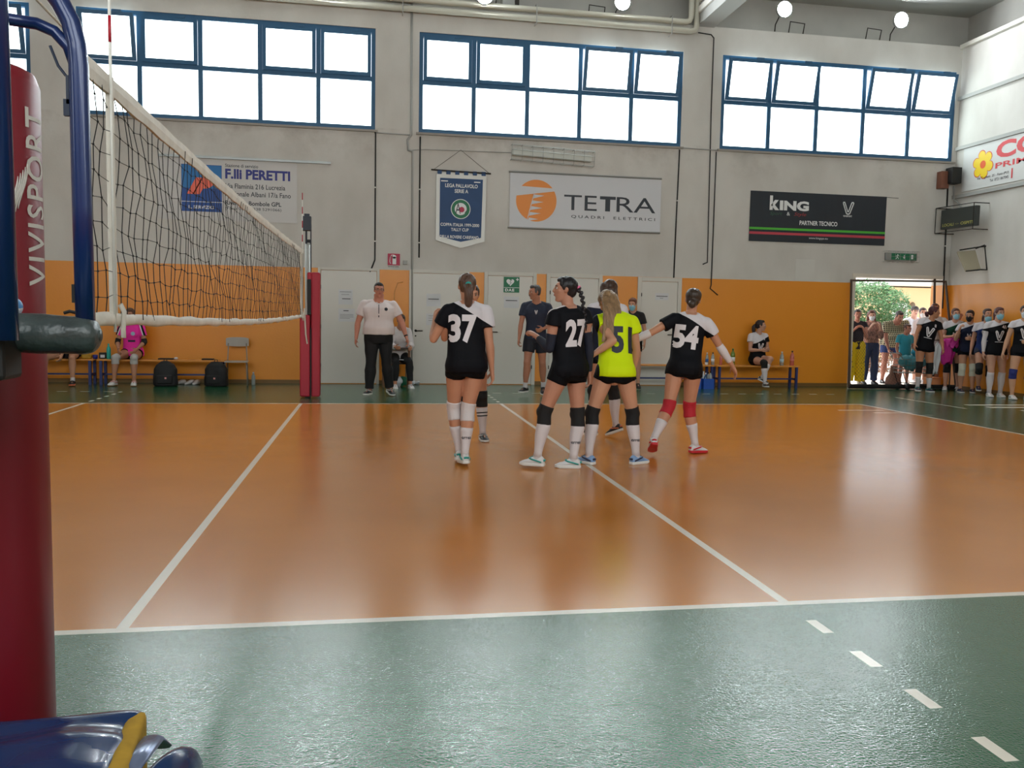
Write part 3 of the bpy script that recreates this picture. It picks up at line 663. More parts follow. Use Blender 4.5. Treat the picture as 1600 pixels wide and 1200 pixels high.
# corner loudspeakers
mb = MB(); mb.box(12.72, 12.90, YW - .16, YW, 4.18, 4.53); mb.build('wooden_box', mat('brown_wood', (122, 76, 58), .6), label='brown wooden box on the wall beside the corner loudspeaker', cat='box', bevel=.005)
mb = MB(); mb.box(12.86, 13.08, YW - .30, YW - .08, 4.27, 4.60); r_ = mb.build('loudspeaker', M_black, label='black loudspeaker high in the right corner of the hall', cat='loudspeaker', bevel=.01)
mb = MB(); mb.tube([(12.98, YW - .1, 4.4), (12.98, YW, 4.4)], .02, 6); mb.build('bracket', M_dmetal, r_)
run('conduit', [(13.09, YW - .05, 4.25), (13.10, YW - .08, 3.95), (XR - .03, 12.35, 3.88), (XR - .03, 12.25, 3.75), (XR - .05, 12.2, 3.7)], .014, M_conduit, 'bent grey conduit reaching the scoreboard from the corner', 'conduit')

# goal-like frame with black netting leaning across the doorway
F = [Vector((10.83, YW - .10, 2.22)), Vector((13.00, YW - .10, 2.25)), Vector((13.02, 11.95, .03)), Vector((10.62, 12.00, .03))]
mb = MB(); mb.tube([F[3], F[0], F[1], F[2]], .028, 8)
mb.tube([(12.735, 12.44, 2.30), (12.735, 12.30, .05)], .024, 8)
r_ = mb.build('netting_barrier', mat('rusty_frame', (74, 58, 46), .8, bump=.6, bscale=60), label='brown roped frame with black netting standing before the open doorway', cat='net frame')
mb = MB(); mb.tube([F[3] + Vector((0, 0, .02)), F[2] + Vector((0, 0, .02))], [.045, .045], 8); mb.build('bottom_roll', mat('black_net_roll', (16, 18, 16), .9, bump=1, bscale=80), r_)
mb = MB(); A, B_, C_, D = F[0] + Vector((.15, -.01, -1.05)), F[0] + Vector((.75, -.01, -1.05)), F[3] + Vector((1.3, 0, .03)), F[3] + Vector((.1, 0, .03))
def q(u, v): return (A.lerp(B_, u)).lerp(D.lerp(C_, u), v)
for k in range(-15, 16):
    a_, b_ = k / 15, None
    for sgn in (1, -1):
        pts = []
        for t in range(0, 17):
            v = t / 16; u = (k / 15 + v) if sgn > 0 else (1 - (k / 15 + v))
            if 0 <= u <= 1: pts.append(q(u, v))
        if len(pts) > 1: mb.tube(pts, .0022, 3, cap=False)
mb.build('black_netting', M_black, r_, kind='stuff')

# ------------------------------------------------------------------ net, antennas and posts
M_shoew = mat('shoe_white', (206, 204, 204), .5); M_pinksh = mat('shoe_pink', (224, 150, 146), .5)
M_cord = mat('net_cord', (18, 18, 20), .8); M_tape = mat('net_tape', (212, 206, 194), .7, var=.10, vscale=9, bump=.3, bscale=25)
M_padred = mat('pad_red', (116, 17, 32), .40, var=.05, vscale=2); M_alu = mat('post_alu', (190, 192, 188), .35, .3)
ZT = 2.262; ZB = 1.262
def sagb(y): return 1.292 - .042 * math.sin(PI * max(0, min(9, y)) / 9) - .012 * max(0, min(9, y)) / 9
def sagt(y): return 2.208 - .030 * math.sin(PI * max(0, min(9, y)) / 9) + .020 * max(0, min(9, y)) / 9
mb = MB(); ys = [-.30 + .1 * k for k in range(97)]
rnd = random.Random(3); zr = [j / 10 for j in range(1, 10)]
jit = {}
for i, y in enumerate(ys):
    for j in range(11):
        jit[i, j] = (rnd.uniform(-.008, .008), rnd.uniform(-.011, .011), rnd.uniform(-.010, .010))
def npt(i, j, t=0.0):
    y = ys[i]; a, b = sagb(y), sagt(y); jx, jy, jz = jit[i, j]
    return Vector((jx + .01 * math.sin(y * 3 + j), y + (jy if 0 < j < 10 else 0), a + (b - a) * j / 10 + (jz if 0 < j < 10 else 0)))
for i in range(len(ys)): mb.tube([npt(i, j) for j in range(11)], .0023, 3, cap=False)
for j in range(1, 10): mb.tube([npt(i, j) for i in range(len(ys))], .0016, 3, cap=False)
for i in range(0, 60):
    for j in range(1, 10): mb.ell(npt(i, j), .0046, u=4, w=3)
net = mb.build('volleyball_net', M_cord, label='black volleyball net with white tapes stretched between the padded posts', cat='net')
mb = MB(); R = []
for k in range(70):
    y = -.32 + k * 9.66 / 69; z = sagt(y); w = .036 + .003 * math.sin(k * 1.7)
    R.append([(-.006 + .004 * math.sin(k * 2.3), y, z - w), (.006, y, z - w), (.010, y, z), (.006, y, z + w), (-.006, y, z + w), (-.010, y, z)])
mb.rings(R); mb.build('top_tape', M_tape, net, smooth=False)
mb = MB(); mb.tube([(.006 * math.sin(k), -.26 + k * .158, sagb(-.26 + k * .158) + .003 * math.sin(k * 1.9)) for k in range(61)], [.026 + .003 * math.sin(k * 1.3) for k in range(61)], 10, ell=(.6, 1.0)); mb.build('bottom_tape', M_tape, net, smooth=True)
for y in (0.015, 8.985):
    mb = MB(); mb.box(-.010, .010, y - .026, y + .026, ZB + .01, ZT - .015); b_ = mb.build('side_band', M_tape, net, bevel=.004)
    mb = MB(); mb.tube([(.02, y + .02, ZB + .09), (.03, y + .035, ZB + .06), (.028, y + .025, ZB - .01), (.03, y + .02, ZB - .045)], .012, 6, ell=(.5, 1)); mb.build('band_strap', M_tape, b_, smooth=True)
mb = MB(); mb.box(-.008, .008, 9.13, 9.16, ZB - .02, ZT + .01); mb.box(-.022, .022, 9.10, 9.125, ZB + .02, ZT - .06); mb.build('tension_bar', M_black, net)
for y in (-.03, 9.03):
    a_ = MB(); a_.cyl((.018, y, ZB - .02), (.018, y, ZT + .80), .006, 10); an = a_.build('antenna', M_white, net, smooth=True, label='thin white antenna rod with red bands')
    for k in range(4):
        s_ = MB(); z = ZT + .10 + k * .2; s_.cyl((.018, y, z), (.018, y, z + .1), .0064, 10); s_.build('antenna_band', mat('antenna_red', (170, 20, 40), .5), an, smooth=True)
mb = MB(); mb.tube([(0, -.32, ZT), (0, -.78, ZT + .02)], .004, 6); mb.tube([(0, 9.34, ZT), (0, 9.72, ZT + .03)], .004, 6); mb.tube([(0, -.26, ZB), (0, -.8, ZB)], .004, 6); mb.tube([(0, 9.2, ZB), (0, 9.75, ZB)], .004, 6); mb.build('net_rope', M_tape, net)

def post(x, y, label, flip, padw):
    root = empty('net_post', (x, y, 0), label, 'net post', 'padded net posts')
    m = MB(); m.cyl((0, 0, 0), (0, 0, 2.42), .045, 20); m.build('pole', M_alu, root, smooth=True)
    m = MB(); m.box(-.03, .05, -.03, .03, 2.40, 2.47); m.build('pulley', M_black, root, bevel=.01)
    return root
np_ = post(-.085, -.90, 'near net post in dark red padding with white lettering at the left edge', 1, .2)
PR = .150
mb = MB(); R = []
for z, g in ((0, -.004), (.01, 0), (1.97, 0), (2.005, -.012), (2.015, -.03)):
    R.append([((PR + g) * math.cos(t) , (PR + g) * math.sin(t), z) for t in (2 * PI * k / 40 for k in range(40))])
mb.rings(R); pad = mb.build('post_padding', M_padred, np_, smooth=True); 
def on_pad(u, v):  # u = angle along the round padding, v = height
    return Vector(((PR + .0015) * math.cos(u), (PR + .0015) * math.sin(u), v))
def pad_text(s_, u0, u1, z0, z1, **k):
    uv, Fc = text_mesh(s_, **k); m = MB(); bm = bmesh.new(); vs = [bm.verts.new((a, b, 0)) for a, b in uv]
    for f in Fc:
        try: bm.faces.new([vs[i] for i in f])
        except ValueError: pass
    for _ in range(2):
        bmesh.ops.subdivide_edges(bm, edges=[e for e in bm.edges if e.calc_length() > .12], cuts=1); bmesh.ops.triangulate(bm, faces=[f for f in bm.faces if len(f.verts) > 3])
    for v in bm.verts: v.co = on_pad(u1 + (u0 - u1) * v.co.y, z0 + (z1 - z0) * v.co.x)
    me = bpy.data.meshes.new('lettering'); bm.to_mesh(me); bm.free(); me.materials.append(mat('print_grey', (196, 190, 182), .6)); return obj('lettering', me, pad)
UT = -.62
pad_text('VIVISPORT', -.42, .16, 1.395, 1.90, bold=.01, spacing=1.15)
mb = MB()
for k in range(5):
    u = -.72 + .055 * k; z = 1.60
    mb.tube([on_pad(u + .12 * math.sin(t * 2.6 - 1.2), z + .010 * k + .13 * t - .03) for t in [q / 12 for q in range(13)]], [.0012 + .0028 * math.sin(PI * q / 12) for q in range(13)], 5)
mb.build('logo_flames', MATS['print_grey'], pad, smooth=True)
fp_ = post(0.03, 9.92, 'far net post in red padding beside the far side line', 1, .3)
mb = MB(); mb.box(-.115, .04, -.14, .13, .02, 1.30); mb.box(.06, .19, -.14, .13, .02, 1.96); mb.box(.0, .19, .02, .13, .03, 1.96); mb.box(.0, .07, -.14, .02, 1.30, 1.96)
mb.build('post_padding', mat('pad_red_far', (172, 26, 50), .5), fp_, bevel=.02)
mb = MB(); mb.box(-.0, .06, -.16, -.14, 1.30, 1.85); mb.build('winch', M_black, fp_, bevel=.01)
mb = MB(); mb.box(.045, .062, -.145, -.12, .02, 1.1); mb.build('strap', M_black, fp_)
mb = MB(); mb.cyl((-.02, -.05, 2.4), (-.02, -.05, 2.72), .016, 8); mb.cyl((.05, -.05, 1.9), (.05, -.05, 2.7), .010, 8); mb.box(-.075, .055, -.11, .01, 2.60, 2.82); mb.box(-.05, .03, -.08, -.02, 2.82, 2.86); mb.build('post_head', mat('post_head_navy', (26, 36, 50), .5), fp_, bevel=.006)
mb = MB(); mb.tube([(-.04, -.17, 1.40), (-.02, -.18, 1.0), (.0, -.15, .85)], .012, 6); mb.build('hanging_cord', M_tape, fp_)

# ------------------------------------------------------------------ referee stand (runs out of the frame on the left)
M_rail = mat('stand_blue', (16, 40, 92), .28, .15, coat=.4)
st = empty('referee_stand', (-.3, -1.8, 0), 'blue tubular referee stand with a padded platform at the left edge', 'referee stand')
def stp(name, mb, m, **k):
    mb.v = [(x + .3, y + 1.8, z) for x, y, z in mb.v]; return mb.build(name, m, st, **k)
mb = MB(); mb.tube([(.404, -1.6, 1.285), (.402, -1.6, 1.55), (.401, -1.6, 1.85), (.398, -1.6, 1.895), (.388, -1.6, 1.94), (.368, -1.6, 1.98), (.335, -1.6, 2.025), (.26, -1.6, 2.10), (.0, -1.6, 2.28)], .0200, 16); stp('handrail', mb, M_rail, smooth=True)
mb = MB(); mb.tube([(-.3, -1.6, 1.942), (.25, -1.6, 1.940), (.32, -1.6, 1.934), (.355, -1.6, 1.920), (.382, -1.6, 1.89), (.395, -1.6, 1.85)], .0125, 14); stp('handrail', mb, M_rail, smooth=True)
mb = MB(); mb.tube([(.287, -1.72, 1.265), (.283, -1.72, 2.15), (.27, -1.72, 2.3)], .026, 16); stp('handrail', mb, M_rail, smooth=True)
mb = MB(); mb.prism([(-1.0, -1.58, 1.285), (.36, -1.58, 1.285), (.345, -1.42, 1.285), (.16, -1.12, 1.285), (-1.0, -1.12, 1.285)], (0, 0, .027)); stp('platform', mb, mat('platform_blue', (30, 60, 110), .5), bevel=.006)
mb = MB(); N = 44; pts = []; rr = []
for k in range(N):
    s_ = k / (N - 1); x = .435 - .785 * (1 - s_) ** 2.2; pts.append((x, -1.60 , 1.276 - .002 * math.sin(x * 20))); t = (x - .385) / .05
    rr.append(.043 * (1 if t < 0 else max(.30, (1 - min(1, t) ** 3.2) ** .5 if t < 1 else .3)) * (1 + .03 * math.sin(x * 47)))
mb.tube(pts, rr, 22); stp('foam_padding', mb, mat('foam_wrap', (58, 66, 66), .32, var=.35, vscale=14, bump=.8, bscale=22), smooth=True)
mb = MB(); mb.box(.225, .275, -1.70, -1.60, 1.18, 1.29); stp('strap', mb, M_black, bevel=.01)
mb = MB(); mb.box(.378, .392, -1.605, -1.595, 1.345, 1.385); mb.tube([(.36, -1.6, 1.322), (.372, -1.6, 1.326), (.390, -1.6, 1.322)], .004, 6); stp('latch', mb, M_black)
mb = MB(); mb.tube([(.345, -1.6, 1.89), (.36, -1.6, 1.85), (.375, -1.6, 1.83)], .003, 6); mb.box(.376, .390, -1.605, -1.595, 1.77, 1.83); mb.box(.370, .386, -1.605, -1.595, 1.745, 1.78); stp('microphone_clip', mb, mat('clip_navy', (20, 36, 60), .5))
for x in (-.75, -.18):
    for y in (-1.52, -1.18):
        mb = MB(); mb.cyl((x, y, 0), (x, y, 1.285), .02, 12); stp('leg', mb, M_rail, smooth=True)
for z in (.4, .8):
    mb = MB(); mb.cyl((-.75, -1.52, z), (-.15, -1.52, z), .016, 10); stp('rung', mb, M_rail, smooth=True)
# small ball on the platform
c = at(19, 473, -1.54); mb = MB(); mb.cm = 0; mb.ell((0, 0, 0), .0215, u=24, w=16); o = mb.build('ball', [mat('ball_blue', (70, 130, 180), .4), mat('ball_white', (206, 204, 200), .4)], smooth=True, label='small blue and white ball resting on the stand platform', cat='ball')
o.location = (c.x, -1.54, 1.312 + .0215); o.rotation_euler = (rad(8), rad(6), 0)
for p in o.data.polygons: p.material_index = 1 if p.center.z < -.001 else 0

# blue vinyl crash mat at the foot of the stand
M_vinyl = mat('vinyl_blue', (16, 46, 88), .22, bump=.5, bscale=5, coat=.3)
M_foamy = mat('foam_yellow', (160, 124, 26), .9, var=.25, vscale=12)
def soft_box(x0, x1, y0, y1, z0, z1, amp, seed, M=None, vox=.016):
    mb = MB(); mb.box(x0, x1, y0, y1, z0, z1, M); me = remesh(mb, vox, 'mat', M_vinyl, 8, .5)
    me.update(); nr = [v.normal.copy() for v in me.vertices]
    for v, n in zip(me.vertices, nr): v.co += n * amp * noise.noise(Vector((v.co.x * 5 + seed, v.co.y * 9, v.co.z * 6)))
    return me
me = soft_box(-.13, .395, -1.62, -1.16, 0, .205, .030, 2.0); o = obj('crash_mat', me, None, 'blue vinyl mat with torn yellow foam end in the bottom left corner', 'mat')
mb = MB(); T = Matrix.Translation((.405, -1.37, .10)) @ Matrix.Rotation(rad(6), 4, 'Z'); mb.box(-.03, .022, -.20, .205, -.095, .108, T); obj('foam_core', remesh(mb, .010, 'foam_core', M_foamy, 3, .4), o)
mb = MB(); mb.tube([(.405, -1.66, .06), (.435, -1.44, .19), (.455, -1.30, .19), (.46, -1.24, .14)], .03, 10, ell=(1, .35)); mb.build('strap', mat('strap_silver', (120, 132, 160), .2, .4), o, smooth=True)
T = Matrix.Translation((.515, -1.42, .085)) @ Matrix.Rotation(rad(-20), 4, 'Z'); mb = MB(); mb.ell((0, 0, 0), (.050, .15, .105), (T.to_3x3()), 18, 12); mb.v = [(x + .520, y - 1.44, z + .108) for x, y, z in mb.v]
o2 = mb.build('mat_flap', M_vinyl, o, smooth=True)

# ------------------------------------------------------------------ benches
M_bseat = mat('bench_wood', (214, 142, 62), .45, var=.1, vscale=4); M_bleg = mat('bench_blue', (28, 44, 104), .45)
def bench(x0, x1, label, y0=11.98, y1=12.30, frames=None):
    r_ = empty('bench', ((x0 + x1) / 2, (y0 + y1) / 2, 0), label, 'bench', 'low benches along the far wall'); cx, cy = (x0 + x1) / 2, (y0 + y1) / 2
    m = MB(); m.box(x0 - cx, x1 - cx, y0 - cy, y1 - cy, .425, .45); m.build('seat', M_bseat, r_, bevel=.004)
    for x in frames or (x0 + .06, x1 - .06):
        for y in (y0 + .03, y1 - .03): m = MB(); m.box(x - .022 - cx, x + .022 - cx, y - .022 - cy, y + .022 - cy, 0, .425); m.build('leg', M_bleg, r_)
        m = MB(); m.box(x - .015 - cx, x + .015 - cx, y0 + .052 - cy, y1 - .052 - cy, .16, .20); m.build('end_rail', M_bleg, r_)
    m = MB(); m.box(x0 + .085 - cx, x1 - .085 - cx, -.014, .014, .165, .195); m.build('stretcher', M_bleg, r_)
    return r_
bench(-6.0, -3.78, 'bench at the far left carrying the bending player'); bench(-3.72, -1.58, 'bench at the left where the pink player sits')
bench(5.35, 7.72, 'bench partly behind player 54, its left legs in front of the narrow door'); bench(7.76, 9.52, 'bench at the right holding the seated player')
# ------------------------------------------------------------------ things on and around the benches
def bottle(x, y, z, h, r, body, cap, label, group=None, lab=None, name='bottle', fill=None):
    r_ = empty(name, (x, y, z), label, name, group)
    m = MB(); m.tube([(0, 0, .0), (0, 0, .004), (0, 0, h * .62), (0, 0, h * .74), (0, 0, h * .86), (0, 0, h * .9)], [r * .92, r, r, r * .82, r * .36, r * .36], 14); m.build('body', body, r_, smooth=True)
    m = MB(); m.cyl((0, 0, h * .9), (0, 0, h), r * .42, 12); m.build('cap', cap, r_, smooth=True)
    if lab: m = MB(); m.cyl((0, 0, h * .22), (0, 0, h * .48), r * 1.03, 16); m.build('label_band', lab, r_, smooth=True)
    return r_
PB = lambda n, c: mat(n, c, .15, trans=.35)
M_pclear = PB('plastic_clear', (176, 186, 186)); M_pgreen = PB('plastic_green', (120, 150, 70)); M_pblue = PB('plastic_bluish', (50, 90, 130)); M_ppink = PB('plastic_pink', (214, 120, 110)); M_lblue = mat('label_blue', (40, 100, 170), .5); M_lwhite = mat('label_white', (210, 214, 220), .5)
GB = 'drink bottles on the benches'
def onb(px, Y=12.18): return at(px, 573, Y).x
bottle(onb(1093), 12.18, .45, .27, .035, M_pblue, M_black, 'dark blue bottle with black cap, first on the bench right of player 54', GB)
bottle(onb(1106), 12.24, .45, .24, .032, M_pclear, M_lwhite, 'clear bottle on the bench between the dark blue bottle and player 54\'s arm', GB, M_lblue)
bottle(onb(1112), 12.14, .45, .25, .034, M_pclear, M_black, 'clear bottle with white band, third from the left on the bench', GB, M_lwhite)
bottle(onb(1126), 12.18, .45, .24, .030, M_ppink, M_lwhite, 'small reddish bottle behind the hand of player 54', GB)
bottle(onb(1145), 12.20, .45, .33, .045, M_pgreen, mat('cap_green', (60, 110, 50), .5), 'tall green bottle on the bench right of player 54\'s hand', GB, M_lwhite)
bottle(onb(1221), 12.18, .45, .28, .040, M_pclear, M_lwhite, 'clear bottle with pale blue base right of the seated player', GB, mat('label_pale', (170, 205, 220), .5))
bottle(onb(1237), 12.18, .45, .30, .042, M_ppink, M_black, 'pinkish bottle last at the right end of the bench', GB, M_ppink)
p = onb(1101); mb = MB(); mb.tube([(0, 0, 0), (0, 0, .05)], [.025, .032], 12); o = mb.build('cup', M_lwhite, smooth=True, label='small white cup between the bottles on the bench', cat='cup'); o.location = (p, 12.10, .45)
# crates under the bench
for i, (px, lab) in enumerate(((1084, 'blue open crate of bottles on the floor, left one under the bench'), (1104, 'blue open crate of bottles on the floor, right one under the bench'))):
    x = at(px, 605, 11.85).x; r_ = empty('crate', (x, 11.86, 0), lab, 'crate', 'blue crates of bottles'); w, d, h = .105, .12, .20
    mb = MB(); mb.box(-w, w, -d, d, 0, .012); mb.box(-w, -w + .008, -d, d, .012, h); mb.box(w - .008, w, -d, d, .012, h); mb.box(-w + .008, w - .008, -d, -d + .008, .012, h); mb.box(-w + .008, w - .008, d - .008, d, .012, h)
    mb.build('shell', mat('crate_blue', (24, 82, 178), .45), r_)
    for q, (bx, by) in enumerate(((-.05, -.06), (.05, -.06), (-.05, .05), (.05, .05))):
        bottle(x + bx, 11.86 + by, .012, .30 + .012 * ((q * 7) % 4), .033, (M_pclear, M_pblue, M_pclear, M_lwhite)[(q + i) % 4], (M_lwhite, M_black)[q % 2], 'drink bottle in the %s blue crate, %s of its four' % ('left' if i == 0 else 'right', ('front left', 'front right', 'back left', 'back right')[q]), 'bottles in the %s crate' % ('left' if i == 0 else 'right'))
# left bench: bottle, cup, phone, bag and others
bottle(at(170, 560, 12.15).x, 12.15, .45, .27, .036, mat('bottle_turquoise', (36, 176, 166), .4), mat('cap_turquoise', (40, 180, 170), .4), 'turquoise bottle standing beside the pink player')
mb = MB(); mb.tube([(0, 0, 0), (0, 0, .07)], [.036, .044], 16); o = mb.build('cup', mat('cup_blue', (30, 40, 130), .4), smooth=True, label='small dark blue cup on the left bench', cat='cup'); o.location = (at(149, 560, 12.15).x, 12.15, .45)
mb = MB(); mb.cbox((0, 0, .04), (.16, .12, .08)); o = mb.build('snack_bag', mat('bag_olive', (170, 130, 20), .5), label='yellow bag on the left bench beside the blue cup', cat='bag', bevel=.02); o.location = (at(136, 560, 12.15).x, 12.15, .45)
mb = MB(); mb.cbox((0, 0, .055), (.12, .05, .11)); r_ = mb.build('pouch', M_black, label='small dark pouch with pale print beside the turquoise bottle', cat='pouch', bevel=.012); r_.location = (at(160, 560, 12.2).x, 12.22, .45)
mb = MB(); mb.box(-.03, .04, -.028, -.026, .02, .07); mb.build('print', M_lwhite, r_)
def backpack(x, y, label, lean):
    r_ = empty('backpack', (x, y, 0), label, 'backpack', 'black backpacks leaning on the left bench', rz=rad(lean))
    R = []
    for z, a, b in ((0, .17, .11), (.02, .20, .135), (.15, .20, .14), (.30, .185, .12), (.38, .15, .095), (.43, .08, .05), (.44, .03, .02)):
        R.append([(a * math.copysign(abs(math.cos(t)) ** .6, math.cos(t)), b * math.copysign(abs(math.sin(t)) ** .6, math.sin(t)), z) for t in (2 * PI * k / 24 for k in range(24))])
    m = MB(); m.rings(R); me = remesh(m, .012, 'body', mat('bag_black', (15, 15, 18), .7, bump=.4, bscale=20), 2); wrinkle(me, .012, (9, 9, 9), x); obj('body', me, r_)
    m = MB(); m.box(-.13, .13, -.165, -.12, .05, .20); m.build('front_pocket', MATS['bag_black'], r_, bevel=.02)
    m = MB(); m.tube([(-.03, 0, .42), (-.02, 0, .47), (.02, 0, .47), (.03, 0, .42)], .008, 6); m.build('handle', MATS['bag_black'], r_, smooth=True)
    m = MB(); m.cbox((.02, -.168, .15), (.03, .004, .03)); m.build('tag', M_pinksh, r_)
    return r_
backpack(at(259, 600, 11.85).x, 11.85, 'left of the two black backpacks on the floor by the bench', 5); backpack(at(338, 600, 11.85).x, 11.85, 'right of the two black backpacks, next to the pale chair', -8)
for px, lb in ((282, 'white shoe on the floor right of the left backpack'), (297, 'white shoe under the bench between the backpacks, left one'), (307, 'white shoe under the bench between the backpacks, right one')):
    x = at(px, 598, 12.2).x; mb = MB(); RR = []
    for t, w, h in ((-.12, .02, .05), (-.10, .035, .08), (-.02, .038, .085), (.05, .042, .055), (.11, .036, .04), (.135, .012, .02)):
        RR.append([(w * math.copysign(abs(math.cos(a)) ** .7, math.cos(a)), t, h * (math.sin(a) * .5 + .5)) for a in (2 * PI * k / 12 for k in range(12))])
    mb.rings(RR); o = mb.build('shoe', M_shoew, smooth=True, label=lb, cat='shoe', group='loose white shoes under the left bench'); o.location = (x, 12.2, .002); o.rotation_euler = (0, 0, rad(px * 7 % 50 + 120))
for px, lb, w in ((260, 'flat black pouch lying on the bench above the left backpack', .26), (325, 'flat black pouch lying at the bench end above the right backpack', .2)):
    x = at(px, 562, 12.15).x; mb = MB(); mb.cbox((0, 0, .012), (w, .14, .024)); o = mb.build('pouch', MATS['bag_black'] if 'bag_black' in MATS else M_black, label=lb, cat='pouch', bevel=.008); o.location = (x, 12.15, .45)
mb = MB(); mb.ell((0, 0, .022), (.036, .03, .022)); o = mb.build('tape_roll', M_lwhite, smooth=True, label='small white roll on the bench beside the black pouch', cat='roll'); o.location = (at(275, 561, 12.15).x, 12.15, .45)
bottle(at(396, 600, 12.2).x, 12.2, 0, .23, .035, M_pclear, M_lwhite, 'clear water bottle standing on the floor right of the pale chair')
# stacking chairs: the pale one by the bench and the one the scorer sits on
def chair(x, y, label, rz, ms, ml):
    r_ = empty('chair', (x, y, 0), label, 'chair', rz=rad(rz))
    mb = MB(); mb.box(-.20, .20, -.20, .18, .415, .435); mb.build('seat', ms, r_, bevel=.008)
    mb = MB(); R = []
    for k in range(9):
        a = -1 + k / 4; y = .20 + .03 * (1 - a * a); R.append([(a * .20, y - .008, .69 + .015 * abs(a) ** 3), (a * .20, y + .008, .69 + .015 * abs(a) ** 3), (a * .20, y + .008, .86 - .02 * abs(a) ** 4), (a * .20, y - .008, .86 - .02 * abs(a) ** 4)])
    mb.rings(R); mb.build('backrest', ms, r_, bevel=.004)
    for sx in (-1, 1):
        mb = MB(); mb.tube([(sx * .18, .24, 0), (sx * .17, .17, .42), (sx * .155, .20, .75)], .011, 8); mb.build('leg', ml, r_, smooth=True)
        mb = MB(); mb.tube([(sx * .20, -.22, 0), (sx * .18, -.17, .42)], .011, 8); mb.build('leg', ml, r_, smooth=True)
chair(at(370, 600, 12.15).x, 12.15, 'pale grey stacking chair with metal legs beside the backpack', 4, mat('chair_plastic', (172, 166, 158), .5), mat('chair_leg', (150, 140, 128), .4, .5))
chair(1.52, 12.12, 'dark chair under the seated person behind the referee', 8, mat('chair_dark', (50, 44, 44), .5), MATS['chair_leg'])
# small desk behind the referee
x = at(627, 600, 11.95).x; r_ = empty('desk', (x, 11.98, 0), 'small school desk with brown legs behind the referee', 'desk')
M_dw = mat('desk_brown', (110, 74, 46), .6)
mb = MB(); mb.box(-.36, .16, -.22, .25, .70, .725); mb.build('desk_top', mat('desk_top_dark', (70, 46, 40), .4), r_, bevel=.004)
mb = MB(); mb.box(-.33, .13, -.20, .22, .50, .515); mb.build('shelf', mat('desk_shelf', (190, 186, 190), .5), r_)
for a, b in ((-.33, -.20), (.13, -.20), (-.33, .22), (.13, .22)): mb = MB(); mb.box(a - .02, a + .02, b - .02, b + .02, 0, .70); mb.build('leg', M_dw, r_)
for i, (px, c_, lb) in enumerate(((616, M_lwhite, 'white sports bag on the floor under the desk, left'), (624, mat('bag_green', (30, 110, 80), .6), 'green and white bag on the floor under the desk'))):
    mb = MB(); mb.ell((0, 0, .09), (.075, .06, .09), u=16); me = mb.mesh('bag', c_, True); wrinkle(me, .03, (16, 16, 16), i); o = obj('bag', me, None, lb, 'bag'); o.location = (at(px + 6, 600, 12.0).x, 11.9 + .12 * i, .005)
for px, lb in ((645, 'crumpled white plastic scrap on the floor by the conduit, left'), (652, 'crumpled white plastic scrap on the floor by the conduit, right')):
    mb = MB(); mb.ell((0, 0, .03), (.05, .04, .03), u=12); me = mb.mesh('scrap', M_lwhite, True); wrinkle(me, .03, (30, 30, 30), px); o = obj('plastic_scrap', me, None, lb, 'scrap'); o.location = (at(px, 600, 12.4).x, 12.40, .008)

# ------------------------------------------------------------------ wire cart with clothes, box and bag by the doorway
cp = at(1425, 605, 11.95); r_ = empty('wire_cart', (cp.x, 11.95, 0), 'wire trolley with small wheels loaded with clothes in the doorway', 'cart', rz=rad(-6))
M_wire = mat('cart_wire', (120, 130, 128), .35, .8)
mb = MB()
for z, g in ((.62, 0), (.50, .015), (.42, .02), (.34, .03)):
    mb.tube([(-.34 + g, -.2, z), (.30, -.2, z), (.30, .2, z), (-.34 + g, .2, z), (-.34 + g, -.2, z)], .006, 5)
for k in range(9):
    xx = -.30 + k * .07; mb.tube([(xx, -.2, .62), (xx, -.2, .34), (xx, .2, .34), (xx, .2, .62)], .003, 4)
mb.build('basket', M_wire, r_)
mb = MB(); mb.tube([(-.34, -.2, .62), (-.40, -.2, .74), (-.40, .2, .74), (-.34, .2, .62)], .010, 6); mb.build('handle', M_wire, r_)
mb = MB()
for y in (-.18, .18): mb.tube([(-.30, y, .34), (-.22, y, .12), (.28, y, .12), (.26, y, .34)], .010, 6)
mb.build('chassis', M_black, r_)
for a in (-.20, .26):
    for b in (-.2, .2): mb = MB(); mb.cyl((a, b - .015, .055), (a, b + .015, .055), .055, 16); mb.build('wheel', M_black, r_, smooth=True)
def cloth_lump(x, y, z, rx, ry, rz_, m, label, cat='jacket', name='jacket', seed=0, amp=.05):
    mb = MB(); mb.ell((0, 0, 0), (rx, ry, rz_), u=28, w=20); me = mb.mesh(name, m, True); wrinkle(me, amp, (10, 10, 6), seed); wrinkle(me, amp * .4, (28, 28, 14), seed + 3)
    o = obj(name, me, None, label, cat); o.location = (x, y, z); return o
cloth_lump(cp.x - .03, 11.95, .56, .26, .17, .15, mat('cloth_teal', (74, 140, 150), .8), 'pale turquoise jacket heaped in the wire trolley', seed=1, amp=.09)
cloth_lump(cp.x + .14, 11.98, .78, .15, .13, .12, mat('cloth_turq', (40, 140, 170), .8), 'bright turquoise jacket on top of the trolley heap', seed=5, amp=.08)
q = at(1478, 560, 11.62)
r2 = empty('clothes_rack', (q.x, 11.80, 0), 'small dark rack holding coats behind the cart player', 'rack')
mb = MB(); mb.tube([(-.25, 0, 0), (-.25, 0, 1.02), (.25, 0, 1.02), (.25, 0, 0)], .012, 6); mb.build('frame', M_black, r2)
mb = MB(); mb.tube([(-.33, -.15, .02), (.33, .15, .02)], .015, 6); mb.tube([(-.33, .15, .02), (.33, -.15, .02)], .015, 6); mb.build('feet', M_black, r2)
